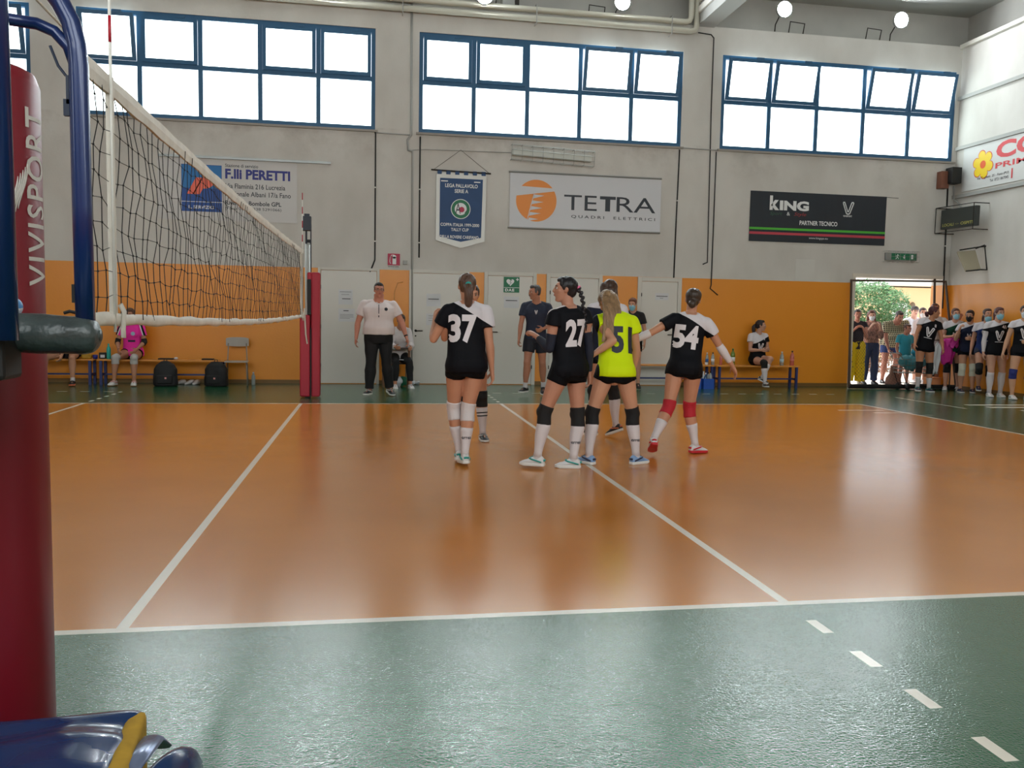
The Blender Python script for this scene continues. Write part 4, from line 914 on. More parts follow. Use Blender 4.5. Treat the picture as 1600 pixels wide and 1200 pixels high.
def draped(x, y, z1, z0, w, d, m, label, cat, folds, seed):
    """cloth hung over a bar: a folded bag of fabric, creased downwards"""
    R = []; n = 56
    for i in range(15):
        t = i / 14; z = z1 + (z0 - z1) * t; k = math.sin(min(1, t * 5) * PI / 2) * (1 - .30 * t * t)
        R.append([(w * k * math.cos(a) * (1 + .10 * math.sin(3 * a + seed + t * 2)) + .02 * t * math.sin(seed), d * (.35 + .65 * k) * math.sin(a) * (1 + .35 * math.sin(folds * a + seed + 1.5 * t)), z + (.035 * math.sin(4 * a + seed) * t if i > 9 else 0) + .012 * math.sin(6 * a) * (1 - t)) for a in (2 * PI * q_ / n for q_ in range(n))])
    mb = MB(); mb.rings(R); me = mb.mesh(cat, m, True); wrinkle(me, .03, (12, 12, 7), seed); o = obj(cat, me, None, label, cat); o.location = (x, y, 0); return o
draped(q.x + .03, 11.66, 1.06, .56, .17, .09, mat('cloth_magenta', (196, 40, 140), .7), 'magenta jacket hanging on the rack by the doorway', 'jacket', 5, 2.0)
draped(q.x + .08, 11.56, 1.08, .90, .15, .07, mat('cloth_pink', (216, 60, 160), .7), 'brighter pink garment folded over the top of the rack', 'garment', 4, 5.0)
draped(q.x - .20, 11.62, .98, .36, .075, .045, mat('towel_white', (206, 206, 208), .9), 'white towel hanging beside the magenta jacket', 'towel', 4, 4.0)
x = at(1449, 597, 12.2).x; mb = MB(); mb.box(-.13, .13, -.1, .1, 0, .24); mb.box(-.13, .13, -.16, -.10, .235, .24); o = mb.build('cardboard_box', mat('cardboard', (226, 150, 100), .8), label='orange-brown cardboard box on the floor behind the cart player', cat='box'); o.location = (x + .05, 12.12, 0)
x = at(1398, 590, 12.9).x; r3 = empty('tote_bag', (x, 12.95, .02), 'brown tote bag standing in the doorway behind the trolley', 'bag')
mb = MB(); R = []
for z, a, b in ((0, .19, .12), (.14, .17, .10), (.24, .09, .06), (.30, .075, .05), (.40, .08, .05)): R.append([(a * math.cos(t), b * math.sin(t), z) for t in (2 * PI * k / 20 for k in range(20))])
mb.rings(R); mb.build('body', mat('bag_brown', (138, 104, 92), .8), r3, smooth=True)
mb = MB(); mb.tube([(-.06, 0, .40), (-.05, 0, .62), (-.045, 0, .75)], .006, 5); mb.build('strap', MATS['bag_brown'], r3)

# ================================================================== people
def interp(tab, t):
    if t <= tab[0][0]: return tab[0][1]
    for (a, x), (b, y) in zip(tab, tab[1:]):
        if t <= b:
            k = (t - a) / (b - a)
            return x + (y - x) * k if not isinstance(x, tuple) else tuple(p + (q - p) * k for p, q in zip(x, y))
    return tab[-1][1]
def sstep(t): t = max(0, min(1, t)); return t * t * (3 - 2 * t)
# height fraction -> (half width, half depth, forward shift)
TORSO = {
 'f': [(.465, (.080, .058, -.002)), (.49, (.096, .066, -.004)), (.52, (.100, .070, -.008)), (.55, (.096, .068, -.010)), (.58, (.086, .060, -.006)), (.61, (.076, .053, 0)), (.635, (.073, .050, .003)), (.67, (.078, .053, .004)),
       (.71, (.086, .060, .006)), (.745, (.091, .062, .004)), (.775, (.093, .058, -.002)), (.80, (.092, .050, -.008)), (.82, (.078, .042, -.012)), (.835, (.054, .036, -.012)), (.85, (.036, .033, -.008))],
 'm': [(.465, (.078, .058, 0)), (.49, (.090, .066, -.002)), (.52, (.094, .070, -.006)), (.55, (.091, .068, -.004)), (.58, (.086, .063, 0)), (.61, (.084, .060, .002)), (.635, (.084, .059, .003)), (.67, (.090, .061, .003)),
       (.71, (.100, .066, .004)), (.745, (.106, .068, .002)), (.775, (.108, .064, -.002)), (.80, (.106, .055, -.008)), (.82, (.092, .046, -.010)), (.835, (.064, .040, -.010)), (.85, (.041, .037, -.006))]}
THIGH = [(0, .054), (.2, .053), (.45, .047), (.8, .037), (1, .0335)]
SHIN = [(0, .0335), (.1, .032), (.28, .0355), (.5, .0315), (.75, .0225), (.9, .0190), (1, .0205)]
UPARM = [(0, .031), (.25, .0300), (.6, .0255), (1, .0215)]
FORE = [(0, .0220), (.2, .0245), (.5, .0205), (.85, .0150), (1, .0142)]

class Fig: pass
def solve(sp):
    """joints in the person's own frame: +Y ahead, +X the person's right, Z up"""
    H = sp['H']; F = Fig(); F.H = H; F.sex = sp.get('sex', 'f'); F.st = sp.get('stout', 1.0); F.belly = sp.get('belly', 0); F.limb = sp.get('limb', 1.0)
    E = lambda a: (Matrix.Rotation(rad(a[0]), 3, 'Z') @ Matrix.Rotation(rad(-a[1]), 3, 'X') @ Matrix.Rotation(rad(a[2]), 3, 'Y')).to_quaternion()
    F.Rp = E(sp.get('pelvis', (0, 0, 0))); F.Rc = E(sp.get('chest', (0, 0, 0))); F.Rh = E(sp.get('head', (0, 0, 0)))
    P = Vector(sp.get('shift', (0, 0, 0)))
    F.spine = {}; hs = [.46 + .005 * i for i in range(85)]
    def Rt(h): return F.Rp.slerp(F.Rc, sstep((h - .55) / .17))
    p = P.copy(); tab = {}
    i0 = 12; tab[i0] = p.copy()
    for i in range(i0 + 1, len(hs)): p = p + Rt(hs[i]) @ Vector((0, 0, .005 * H)); tab[i] = p.copy()
    p = P.copy()
    for i in range(i0 - 1, -1, -1): p = p - F.Rp @ Vector((0, 0, .005 * H)); tab[i] = p.copy()
    def cen(h):
        f = max(0, min(len(hs) - 1.001, (h - .46) / .005)); i = int(f); return tab[i].lerp(tab[i + 1], f - i)
    F.cen = cen; F.Rt = Rt
    sw = (.096 if F.sex == 'f' else .108) * (1 + (F.st - 1) * .5); F.J = {}
    for sd, sg in (('R', 1), ('L', -1)):
        sh = cen(.806) + F.Rc @ Vector((sg * sw * H, -.008 * H, 0)) + Vector(sp.get('shrug' + sd, (0, 0, 0)))
        u, f = sp['arm' + sd][:2]; u = Vector(u).normalized(); f = Vector(f).normalized()
        el = sh + u * .172 * H; wr = el + f * .142 * H
        hd = Vector(sp['arm' + sd][2]).normalized() if len(sp['arm' + sd]) > 2 and sp['arm' + sd][2] else f
        hip = P + F.Rp @ Vector((sg * .052 * H * F.st ** .5, 0, 0))
        t, s = sp['leg' + sd][:2]; t = Vector(t).normalized(); s = Vector(s).normalized()
        kn = hip + t * .240 * H; an = kn + s * .238 * H
        F.J[sd] = dict(sh=sh, el=el, wr=wr, hd=hd, hip=hip, kn=kn, an=an, sg=sg, curl=sp.get('curl' + sd, .5), palm=sp.get('palm' + sd),
                       fy=rad(sp['leg' + sd][2] if len(sp['leg' + sd]) > 2 else 0), fp=rad(sp['leg' + sd][3] if len(sp['leg' + sd]) > 3 else 0))
    # lowest point of the soles on the ground
    lo = 1e9
    for sd in 'RL':
        j = F.J[sd]; R = Matrix.Rotation(j['fy'], 3, 'Z') @ Matrix.Rotation(-j['fp'], 3, 'X'); j['FR'] = R
        for y in (-.042, .107):
            lo = min(lo, (j['an'] + R @ Vector((0, y * H, -.047 * H))).z)
    dz = sp['sole'] - lo if sp.get('sole') is not None else -lo
    if sp.get('seat') is not None: dz = sp['seat'] + .062 * H * F.st - P.z
    for sd in 'RL':
        for k in ('sh', 'el', 'wr', 'hip', 'kn', 'an'): F.J[sd][k] = F.J[sd][k] + Vector((0, 0, dz))
    for k in tab: tab[k] = tab[k] + Vector((0, 0, dz))
    nb = cen(.84)
    Rn = F.Rc.slerp(F.Rh, .5)
    F.neck0 = nb; F.neck1 = nb + Rn @ Vector((0, .010 * H, .052 * H)); F.hs = H / 1.7 * sp.get('bighead', 1.0)
    F.head = F.neck1 + F.Rh @ Vector((0, .012 * H, .046 * H * sp.get('bighead', 1.0)))
    return F

def torso(mb, F, h0, h1, grow=0.0, grow0=None, n=22, caps=True, top=0.0, boxy=0.0):
    """loft around the trunk from height fraction h0 to h1, grown outward (metres)"""
    hs = [h0] + [h for h, _ in TORSO[F.sex] if h0 + .004 < h < h1 - .004] + [h1]; R = []
    extra = []
    for a, b in zip(hs, hs[1:]): extra += [a, (a + b) / 2]
    hs = extra + [h1]
    for h in hs:
        a, b, y = interp(TORSO[F.sex], h)
        if h < .77: a = max(a, boxy); b = max(b, boxy * .62)
        g = grow if grow0 is None else grow0 + (grow - grow0) * sstep((h - h0) / .16)
        if h > .8: g = g * (1 - .5 * sstep((h - .8) / .04)) + top
        be = F.belly * math.exp(-((h - .60) / .055) ** 2)
        st = 1 + (F.st - 1) * (1 - sstep((h - .78) / .06))
        A = (a * st + be * .35) * F.H + g; B = (b * st + be * .5) * F.H + g; y = (y + be * .55) * F.H
        q = F.Rt(h); c = F.cen(h)
        ring = []
        for k in range(n):
            t = 2 * PI * k / n; ct, s_ = math.cos(t), math.sin(t)
            ring.append(c + q @ Vector((A * math.copysign(abs(ct) ** .86, ct), y + B * math.copysign(abs(s_) ** .9, s_), 0)))
        R.append(ring)
    mb.rings(R)
def seg(mb, A, B, tab, H, t0=0.0, t1=1.0, g0=0.0, g1=None, n=14, back=None, ball0=True, ball1=True, k=1.0):
    g1 = g0 if g1 is None else g1; N = 7; pts = []; rr = []
    for i in range(N + 1):
        t = t0 + (t1 - t0) * i / N; r = interp(tab, t) * H * k + g0 + (g1 - g0) * i / N
        p = A.lerp(B, t)
        if back is not None: p = p + back * (.007 * H * math.exp(-((t - .28) / .18) ** 2))
        pts.append(p); rr.append(r)
    mb.tube(pts, rr, n)
    if ball0: mb.ell(pts[0], rr[0] * .995, u=n)
    if ball1: mb.ell(pts[-1], rr[-1] * .995, u=n)
def leg_back(F, sd):
    j = F.J[sd]; d = (j['an'] - j['kn']).normalized(); f = j['FR'] @ Vector((0, 1, 0)); f = f - d * f.dot(d)
    return -(f.normalized()) if f.length > .1 else Vector((0, -1, 0))

def hand(mb, F, sd, r=None):
    j = F.J[sd]; H = F.H; d = j['hd']; w = j['wr']; sg = j['sg']
    if j['palm'] is not None: n = Vector(j['palm'])
    else: n = Vector((-sg, 0, 0))                              # palms face the thighs
    n = n - d * n.dot(d)
    if n.length < .05: n = Vector((0, 0, -1)) - d * d.z * -1
    n.normalize(); s = d.cross(n).normalized() * sg           # towards the little finger or the thumb
    s = s if True else s
    thumb = -s if False else s
    R = []
    for t, a, b in ((-.004, .0140, .0120), (.010, .0165, .0125), (.028, .0225, .0120), (.045, .0240, .0105), (.056, .0225, .0085)):
        c = w + d * t * H
        R.append([c + s * (a * H * math.cos(q)) + n * (b * H * math.sin(q)) for q in (2 * PI * k / 12 for k in range(12))])
    mb.rings(R)
    fr = r or max(.0048 * H, .0072); c = j['curl']
    for i, L in enumerate((.044, .049, .046, .036)):           # index .. little
        off = .0165 - .011 * i; p = w + d * (.053 - .0016 * abs(i - 1.2)) * H + s * off * H
        pts = [p - d * .006 * H, p]; a = c * .55 + .05 * i; dd = d + s * (.05 * (1.5 - i))
        for q, f in enumerate((.42, .32, .26)):
            v = (dd * math.cos(a) + n * math.sin(a)).normalized(); pts.append(pts[-1] + v * L * f * H); a += c * (1.05 if q == 0 else .8)
        mb.tube(pts, [fr * 1.08, fr * 1.1, fr * 1.02, fr * .95, fr * .8], 8); mb.ell(pts[-1], fr * .8, u=8, w=5)
    p = w + d * .014 * H + s * .014 * H
    v1 = (d * .62 + s * .72 + n * .30).normalized(); v2 = (d * .88 + s * .25 + n * (.30 + .4 * c)).normalized()
    q1 = p + v1 * .024 * H; q2 = q1 + v2 * .017 * H; q3 = q2 + (v2 + n * .3 * c).normalized() * .015 * H
    mb.tube([p, q1, q2, q3], [fr * 1.5, fr * 1.25, fr * 1.1, fr * .85], 8); mb.ell(q3, fr * .85, u=8, w=5)

def HP(F, x, y, z): return F.head + F.Rh @ (Vector((x, y, z)) * F.hs)
def head(mb, F, beard=False):
    M = F.Rh.to_matrix(); s = F.hs
    mb.ell(HP(F, 0, -.014, .028), (.073 * s, .091 * s, .082 * s), M, 20, 12)
    R = []
    for z, a, y, b in ((.050, .063, .004, .078), (.015, .065, .010, .080), (-.02, .063, .013, .078), (-.05, .056, .018, .069), (-.075, .047, .026, .057), (-.095, .035, .036, .044), (-.108, .022, .044, .030), (-.114, .010, .048, .016)):
        R.append([HP(F, a * math.cos(t), y + b * math.sin(t), z) for t in (2 * PI * k / 20 for k in range(20))])
    mb.rings(R)
    mb.tube([HP(F, 0, .080, .022), HP(F, 0, .094, .002), HP(F, 0, .106, -.020), HP(F, 0, .092, -.032)], [.007 * s, .009 * s, .012 * s, .008 * s], 8)
    mb.ell(HP(F, 0, .094, -.025), (.017 * s, .010 * s, .008 * s), M, 10, 6)
    for g in (-1, 1):
        mb.ell(HP(F, g * .040, .058, -.018), (.021 * s, .020 * s, .018 * s), M, 10, 6)
        mb.ell(HP(F, g * .073, -.006, -.006), (.008 * s, .017 * s, .030 * s), (F.Rh @ Quaternion((0, 0, 1), g * .35)).to_matrix(), 10, 8)
    mb.tube([HP(F, -.046, .066, .028), HP(F, -.02, .083, .030), HP(F, 0, .084, .026), HP(F, .02, .083, .030), HP(F, .046, .066, .028)], .008 * s, 8)
    mb.ell(HP(F, 0, .084, -.052), (.022 * s, .012 * s, .013 * s), M, 10, 6)
    mb.ell(HP(F, 0, .074, -.098), (.018 * s, .012 * s, .012 * s), M, 10, 6)
    nk = .034 if F.sex == 'f' else .041
    k = F.st ** .5
    mb.tube([F.neck0 - F.Rc @ Vector((0, 0, .01 * F.H)), F.neck0.lerp(F.neck1, .5), F.neck1 + F.Rh @ Vector((0, .004, .02 * s))], [nk * F.H * 1.02 * k, nk * F.H * .92 * k, nk * F.H * .95 * k], 16)
def face_details(me, F, lip=(150, 80, 74)):
    """eyes, brows and lips appended to the same continuous body mesh, own material slots"""
    bm = bmesh.new(); bm.from_mesh(me)
    def app(mb, idx):
        m2 = mb.mesh('tmp', [], True)
        n0 = len(bm.faces); bm.from_mesh(m2); bm.faces.ensure_lookup_table()
        for f in bm.faces[n0:]: f.material_index = idx; f.smooth = True
        bpy.data.meshes.remove(m2)
    s = F.hs; M = F.Rh.to_matrix()
    e = MB(); i_ = MB(); b = MB(); l_ = MB()
    for g in (-1, 1):
        e.ell(HP(F, g * .030, .0765, .006), (.0135 * s, .0115 * s, .0088 * s), M, 12, 8)
        i_.ell(HP(F, g * .030, .0855, .006), (.0062 * s, .0042 * s, .0066 * s), M, 10, 6)
        b.tube([HP(F, g * .014, .0875, .0255), HP(F, g * .032, .0850, .0315), HP(F, g * .048, .0700, .026)], [.0032 * s, .0036 * s, .002 * s], 6)
        i_.tube([HP(F, g * .017, .0850, .010), HP(F, g * .030, .0875, .0150), HP(F, g * .044, .0790, .009)], .0016 * s, 5)
    l_.ell(HP(F, 0, .0935, -.0490), (.0210 * s, .0060 * s, .0042 * s), M, 12, 6); l_.ell(HP(F, 0, .0925, -.0570), (.0175 * s, .0065 * s, .0048 * s), M, 12, 6)
    app(e, 1); app(i_, 2); app(b, 2); app(l_, 3)
    bm.to_mesh(me); bm.free()

SKIN = {}
def skin(tone):
    k = 'skin_%d_%d_%d' % tone
    return mat(k, tone, .5, var=.05, vscale=9, spec=.35)
M_eye = mat('eye_white', (205, 198, 190), .3); M_iris = mat('eye_dark', (38, 26, 20), .35); M_lip = mat('lips', (150, 82, 76), .45)

def body(sp, F, vox):
    mb = MB(); H = F.H
    torso(mb, F, .465, .85)
    k = F.limb
    q = F.Rp.to_matrix()
    for sd in 'RL':
        j = F.J[sd]
        mb.ell(j['hip'] + F.Rp @ Vector((-j['sg'] * .006 * H, -.026 * H, -.006 * H)), (.050 * H * F.st ** .5, .052 * H, .056 * H), q, 14, 9)
        seg(mb, j['hip'], j['kn'], THIGH, H, k=k * (1.0 if F.sex == 'f' else .97), ball0=True)
        seg(mb, j['kn'], j['an'], SHIN, H, back=leg_back(F, sd), k=k)
        mb.ell(j['kn'] - leg_back(F, sd) * .006 * H, .031 * H * k, u=12)
        a, b = j['an'], j['an'] + j['FR'] @ Vector((0, .07 * H, -.028 * H)); mb.tube([a + j['FR'] @ Vector((0, -.012 * H, -.022 * H)), a.lerp(b, .4) + j['FR'] @ Vector((0, 0, -.006 * H)), b], [.016 * H, .015 * H, .009 * H], 10)
        # shoulder slope and arm
        mb.tube([F.neck0 + F.Rc @ Vector((j['sg'] * .018 * H, -.012 * H, .004 * H)), j['sh'] + (j['sh'] - j['el']).normalized() * .004 * H], [.022 * H, .026 * H], 12)
        seg(mb, j['sh'], j['el'], UPARM, H, k=k); seg(mb, j['el'], j['wr'], FORE, H, k=k)
        hand(mb, F, sd, r=max(.0047 * H, vox * .95))
        if F.sex == 'f' and not sp.get('child'):
            mb.ell(F.cen(.735) + F.Rc @ Vector((j['sg'] * .040 * H, .040 * H, 0)), (.036 * H, .030 * H, .034 * H), F.Rc.to_matrix(), 12, 8)
    head(mb, F)
    me = remesh(mb, vox, 'person', [skin(sp.get('skin', (186, 132, 104))), M_eye, M_iris, M_lip], 2, .5)
    for p in me.polygons: p.material_index = 0
    face_details(me, F)
    return me

# ------------------------------------------------------------------ clothing
CV = .0095
def c_shirt(sp, F, root, m, hem=.475, sleeve=.42, grow=.010, hemgrow=.026, sg=.012, sg1=.026, name='jersey', label=None, long=False, top=.002, vox=CV, amp=.008, boxy=.087):
    mb = MB(); torso(mb, F, hem, .842, grow, hemgrow, top=top, boxy=boxy)
    H = F.H; k = F.limb
    if F.sex == 'f' and not sp.get('child'):
        for g in (-1, 1): mb.ell(F.cen(.735) + F.Rc @ Vector((g * .038 * H, .040 * H, -.004 * H)), (.046 * H, .036 * H, .046 * H), F.Rc.to_matrix(), 12, 8)
    for sd in 'RL':
        j = F.J[sd]
        mb.tube([F.neck0 + F.Rc @ Vector((j['sg'] * .026 * H, -.012 * H, -.004 * H)), j['sh'] + (j['sh'] - j['el']).normalized() * .004 * H], [.024 * H + grow * .6, .029 * H + grow * .6], 12)
        seg(mb, j['sh'], j['el'], UPARM, H, 0, min(sleeve, 1), sg, sg1, k=k, ball1=False)
        if sleeve > 1: seg(mb, j['el'], j['wr'], FORE, H, 0, sleeve - 1, sg1, sg1, k=k, ball1=False)
    me = remesh(mb, vox, name, m, 2, .4); wrinkle(me, amp, seed=F.H * 77 + F.st)
    return obj(name, me, root, label)
def c_shorts(sp, F, root, m, leg=.28, grow=.009, lg=.010, top=.575, name='shorts', label=None):
    mb = MB(); torso(mb, F, .462, top, grow); H = F.H; q = F.Rp.to_matrix()
    for sd in 'RL':
        j = F.J[sd]
        mb.ell(j['hip'] + F.Rp @ Vector((-j['sg'] * .006 * H, -.026 * H, -.006 * H)), (.050 * H * F.st ** .5 + grow, .052 * H + grow, .056 * H + grow), q, 14, 9)
        seg(mb, j['hip'], j['kn'], THIGH, H, 0, leg, grow, lg, k=F.limb, ball1=False)
    me = remesh(mb, CV, name, m, 2, .4); wrinkle(me, .005, seed=F.H * 31); return obj(name, me, root, label)
def c_trousers(sp, F, root, m, grow=.012, hem=.022, name='trousers', label=None, end=.97):
    mb = MB(); torso(mb, F, .462, .58, grow * .5); H = F.H; q = F.Rp.to_matrix()
    for sd in 'RL':
        j = F.J[sd]
        mb.ell(j['hip'] + F.Rp @ Vector((-j['sg'] * .006 * H, -.026 * H, -.006 * H)), (.050 * H * F.st ** .5 + grow, .052 * H + grow, .056 * H + grow), q, 14, 9)
        seg(mb, j['hip'], j['kn'], THIGH, H, 0, 1, grow, grow + .004, k=F.limb)
        seg(mb, j['kn'], j['an'], SHIN, H, 0, end, grow + .004, hem, k=F.limb, ball1=False)
    me = remesh(mb, CV, name, m, 2, .4); wrinkle(me, .009, (7, 7, 9), seed=F.H * 13); return obj(name, me, root, label)
def c_pad(F, root, m, sd, a=.84, b=.27, g=.010, label=None, name='knee_pad'):
    j = F.J[sd]; mb = MB(); H = F.H
    seg(mb, j['hip'], j['kn'], THIGH, H, a, 1, g * .8, g, ball0=False, k=F.limb); seg(mb, j['kn'], j['an'], SHIN, H, 0, b, g, g * .7, back=leg_back(F, sd), ball1=False, k=F.limb)
    mb.ell(j['kn'] - leg_back(F, sd) * .008 * H, .031 * H + g, u=12)
    return obj(name, remesh(mb, .008, name, m, 1, .4), root, label)
def c_sock(F, root, m, sd, t0=.25, g=.004, label=None):
    j = F.J[sd]; mb = MB(); H = F.H; seg(mb, j['kn'], j['an'], SHIN, H, t0, 1, g, g, back=leg_back(F, sd), ball0=False, n=18, k=F.limb)
    return mb.build('sock', m, root, smooth=True, label=label)
def c_arm(F, root, m, sd, a=.45, b=.92, g=.004, label=None, name='arm_sleeve'):
    j = F.J[sd]; mb = MB(); H = F.H
    if a < 1: seg(mb, j['sh'], j['el'], UPARM, H, a, 1, g, g, ball0=False, k=F.limb)
    seg(mb, j['el'], j['wr'], FORE, H, max(0, a - 1), b, g, g, ball0=a < 1, ball1=False, k=F.limb)
    return obj(name, remesh(mb, .008, name, m, 1, .4), root, label)
def c_shoe(F, root, mu, ms, sd, accent=None, label=None):
    j = F.J[sd]; H = F.H; R = j['FR']; an = j['an']; P = lambda x, y, z: an + R @ Vector((x * H * .96, y * H * .90, (z - .047) * H))
    prof = [(-.043, .010, .030), (-.040, .016, .040), (-.030, .021, .050), (-.014, .0225, .056), (.004, .0225, .058), (.020, .0235, .050), (.040, .026, .041), (.060, .0280, .033), (.080, .0265, .027), (.096, .021, .021), (.104, .013, .015), (.107, .006, .012)]
    mb = MB(); RR = []
    for y, w, h in prof:
        ring = []
        for k in range(14):
            t = 2 * PI * k / 14; ct, s_ = math.cos(t), math.sin(t)
            z = .008 + (h - .008) * (s_ * .5 + .5); ring.append(P(w * math.copysign(abs(ct) ** .7, ct) * (1 - .18 * max(0, s_)), y, z))
        RR.append(ring)
    mb.rings(RR); o = mb.build('shoe', mu, root, smooth=True, label=label)
    mb = MB(); RR = []
    for z, e in ((0.0, .0), (.004, .002), (.012, .0022), (.0155, .0)):
        out = [(x, y) for x, y in [(w + e, y + (e if y > 0 else -e) * (1 if i in (0, len(prof) - 1) else 0)) for i, (y, w, h) in enumerate(prof)]]
        RR.append([P(x, y, z + (.006 if y > .09 and z < .002 else 0)) for x, y in out] + [P(-x, y, z + (.006 if y > .09 and z < .002 else 0)) for x, y in out[::-1]])
    mb.rings(RR); mb.build('shoe_sole', ms, o, smooth=False)
    mb = MB()
    if accent is not None:
        for g in (-1, 1): mb.tube([P(g * .0205, -.030, .022), P(g * .0245, .0, .030), P(g * .0225, .03, .036), P(g * .012, .045, .040)], .0045 * H, 6)
        mb.tube([P(-.013, -.040, .030), P(0, -.045, .032), P(.013, -.040, .030)], .006 * H, 6)
    for k in range(4): mb.tube([P(-.010, .018 + .010 * k, .053 - .0045 * k), P(0, .018 + .010 * k, .056 - .0048 * k), P(.010, .018 + .010 * k, .053 - .0045 * k)], .0014 * H, 5)
    mb.build('shoe_trim', accent or mu, o, smooth=True)
    return o
def hair(sp, F, root):
    st, rgb = sp['hair'][0], sp['hair'][1]; opt = sp['hair'][2] if len(sp['hair']) > 2 else {}
    k = 'hair_%d_%d_%d' % rgb
    m = mat(k, rgb, .42, var=.35, vscale=30, bump=.9, bscale=60, aniso=(1, 1, .15), spec=.4)
    mb = MB(); s = F.hs; M = F.Rh.to_matrix(); big = st != 'short'
    v = .0065
    if st == 'short':
        mb.ell(HP(F, 0, -.026, .040), (.0780 * s, .086 * s, .080 * s), M, 18, 10); mb.ell(HP(F, 0, -.040, .0), (.070 * s, .066 * s, .062 * s), M, 16, 10)
        mb.ell(HP(F, 0, .040, .086), (.050 * s, .036 * s, .030 * s), M, 12, 8)
        for g in (-1, 1): mb.ell(HP(F, g * .066, .012, .018), (.010 * s, .020 * s, .030 * s), M, 8, 6)
    elif st == 'bald': 
        return
    else:
        mb.ell(HP(F, 0, -.022, .036), (.0815 * s, .0915 * s, .084 * s), M, 20, 12); mb.ell(HP(F, 0, -.046, -.008), (.068 * s, .062 * s, .072 * s), M, 16, 10)
        mb.ell(HP(F, 0, .030, .080), (.056 * s, .046 * s, .032 * s), M, 12, 8)
        for g in (-1, 1): mb.ell(HP(F, g * .066, .008, .022), (.012 * s, .028 * s, .034 * s), M, 8, 6)
    if st == 'bun': mb.ell(HP(F, 0, -.115 if opt.get('z', .02) < 0 else -.125, opt.get('z', .02)), (.040 * s, .036 * s, .044 * s), M, 14, 9)
    if st == 'loose':
        sw = opt.get('sway', (0, 0)); L = opt.get('len', .34)
        for a in range(-4, 5):
            x = a * .017; pts = []
            for q in range(7):
                t = q / 6; w_ = HP(F, x * (1 + .3 * t), -.055 - .055 * math.sin(min(1.0, t * 1.8) * 1.57) - .01 * t, .06 - .05 * t); w_ = w_ + Vector((sw[0] * t * t, sw[1] * t ** .8, -L * t ** 1.2)) * s
                pts.append(w_)
            mb.tube(pts, [.020 * s, .026 * s, .026 * s, .024 * s, .020 * s, .014 * s, .007 * s], 8)
    me = remesh(mb, v, 'hair', m, 1, .4)
    wrinkle(me, .006, (40, 40, 12), seed=F.H)
    o = obj('hair', me, root)
    tie = HP(F, *opt.get('tie', (0, -.112, .040)))
    if st in ('pony', 'braid'):
        L = opt.get('len', .26); sw = opt.get('sway', (0, 0)); out = F.Rh @ Vector((0, -1, 0)); out.z = 0; out = out.normalized() if out.length > .01 else Vector((0, -1, 0))
        path = []
        for q in range(9):
            t = q / 8; path.append(tie + out * (.045 * math.sin(min(1, t * 2.2) * PI / 2) - .02 * t * t) * s + Vector((sw[0] * t * t, sw[1] * t * t, (.020 * math.sin(t * PI) - L * t) * 1.0)))
        mb = MB()
        if st == 'pony':
            for a in range(9):
                an = 2 * PI * a / 9; off = .019 if a else 0
                pts = []
                for q, p in enumerate(path):
                    t = q / 8; w_ = off * (.55 + .9 * math.sin(min(1, t * 1.5) * PI * .62)) * (1 - .35 * t) * s
                    pts.append(p + Vector((math.cos(an + t) * w_, math.sin(an + t) * w_, 0)))
                mb.tube(pts, [(.010 + .008 * math.sin(q / 8 * PI * .8)) * s * (1 if q < 8 else .35) for q in range(9)], 7)
        else:
            n = 15
            for q in range(n):
                t = q / (n - 1); f = t * 8; i = min(7, int(f)); p = path[i].lerp(path[i + 1], f - i); r = (.024 - .011 * t) * s
                side = 1 if q % 2 else -1
                x = F.Rc @ Vector((1, 0, 0))
                mb.ell(p + x * side * r * .40, (r * .85, r * .8, L / n * .95), (Matrix.Rotation(side * .5, 3, 'Y')), 10, 7)
            mb.tube([path[-1], path[-1] + Vector((0, 0, -.05))], [.012 * s, .004], 8)
        o2 = mb.build('ponytail' if st == 'pony' else 'braid', m, o, smooth=True)
        if opt.get('band'):
            tb = MB(); d = (path[1] - path[0]).normalized(); tb.tube([path[0] + d * .004, path[0] + d * .022], .026 * s, 14); tb.build('hair_tie', opt['band'], o, smooth=True)
def c_mask(F, root, m, low=0.0):
    mb = MB(); M = F.Rh.to_matrix(); s = F.hs; R = []
    for z, a, y, b in ((-.004, .034, .060, .038), (-.012, .050, .045, .060), (-.03, .060, .035, .080), (-.055, .060, .035, .078), (-.08, .054, .036, .066), (-.105, .042, .040, .050), (-.120, .026, .045, .032)):
        R.append([HP(F, a * math.cos(t), y + b * math.sin(t), z - low) for t in (2 * PI * k / 18 for k in range(18))])
    mb.rings(R); o = obj('face_mask', remesh(mb, .006, 'face_mask', m, 1, .4), root)
    mb = MB()
    for g in (-1, 1): mb.tube([HP(F, g * .056, .055, -.03 - low), HP(F, g * .078, .0, -.0), HP(F, g * .080, -.02, .0), HP(F, g * .056, .055, -.075 - low)], .0016, 5)
    mb.build('ear_loop', m, o)
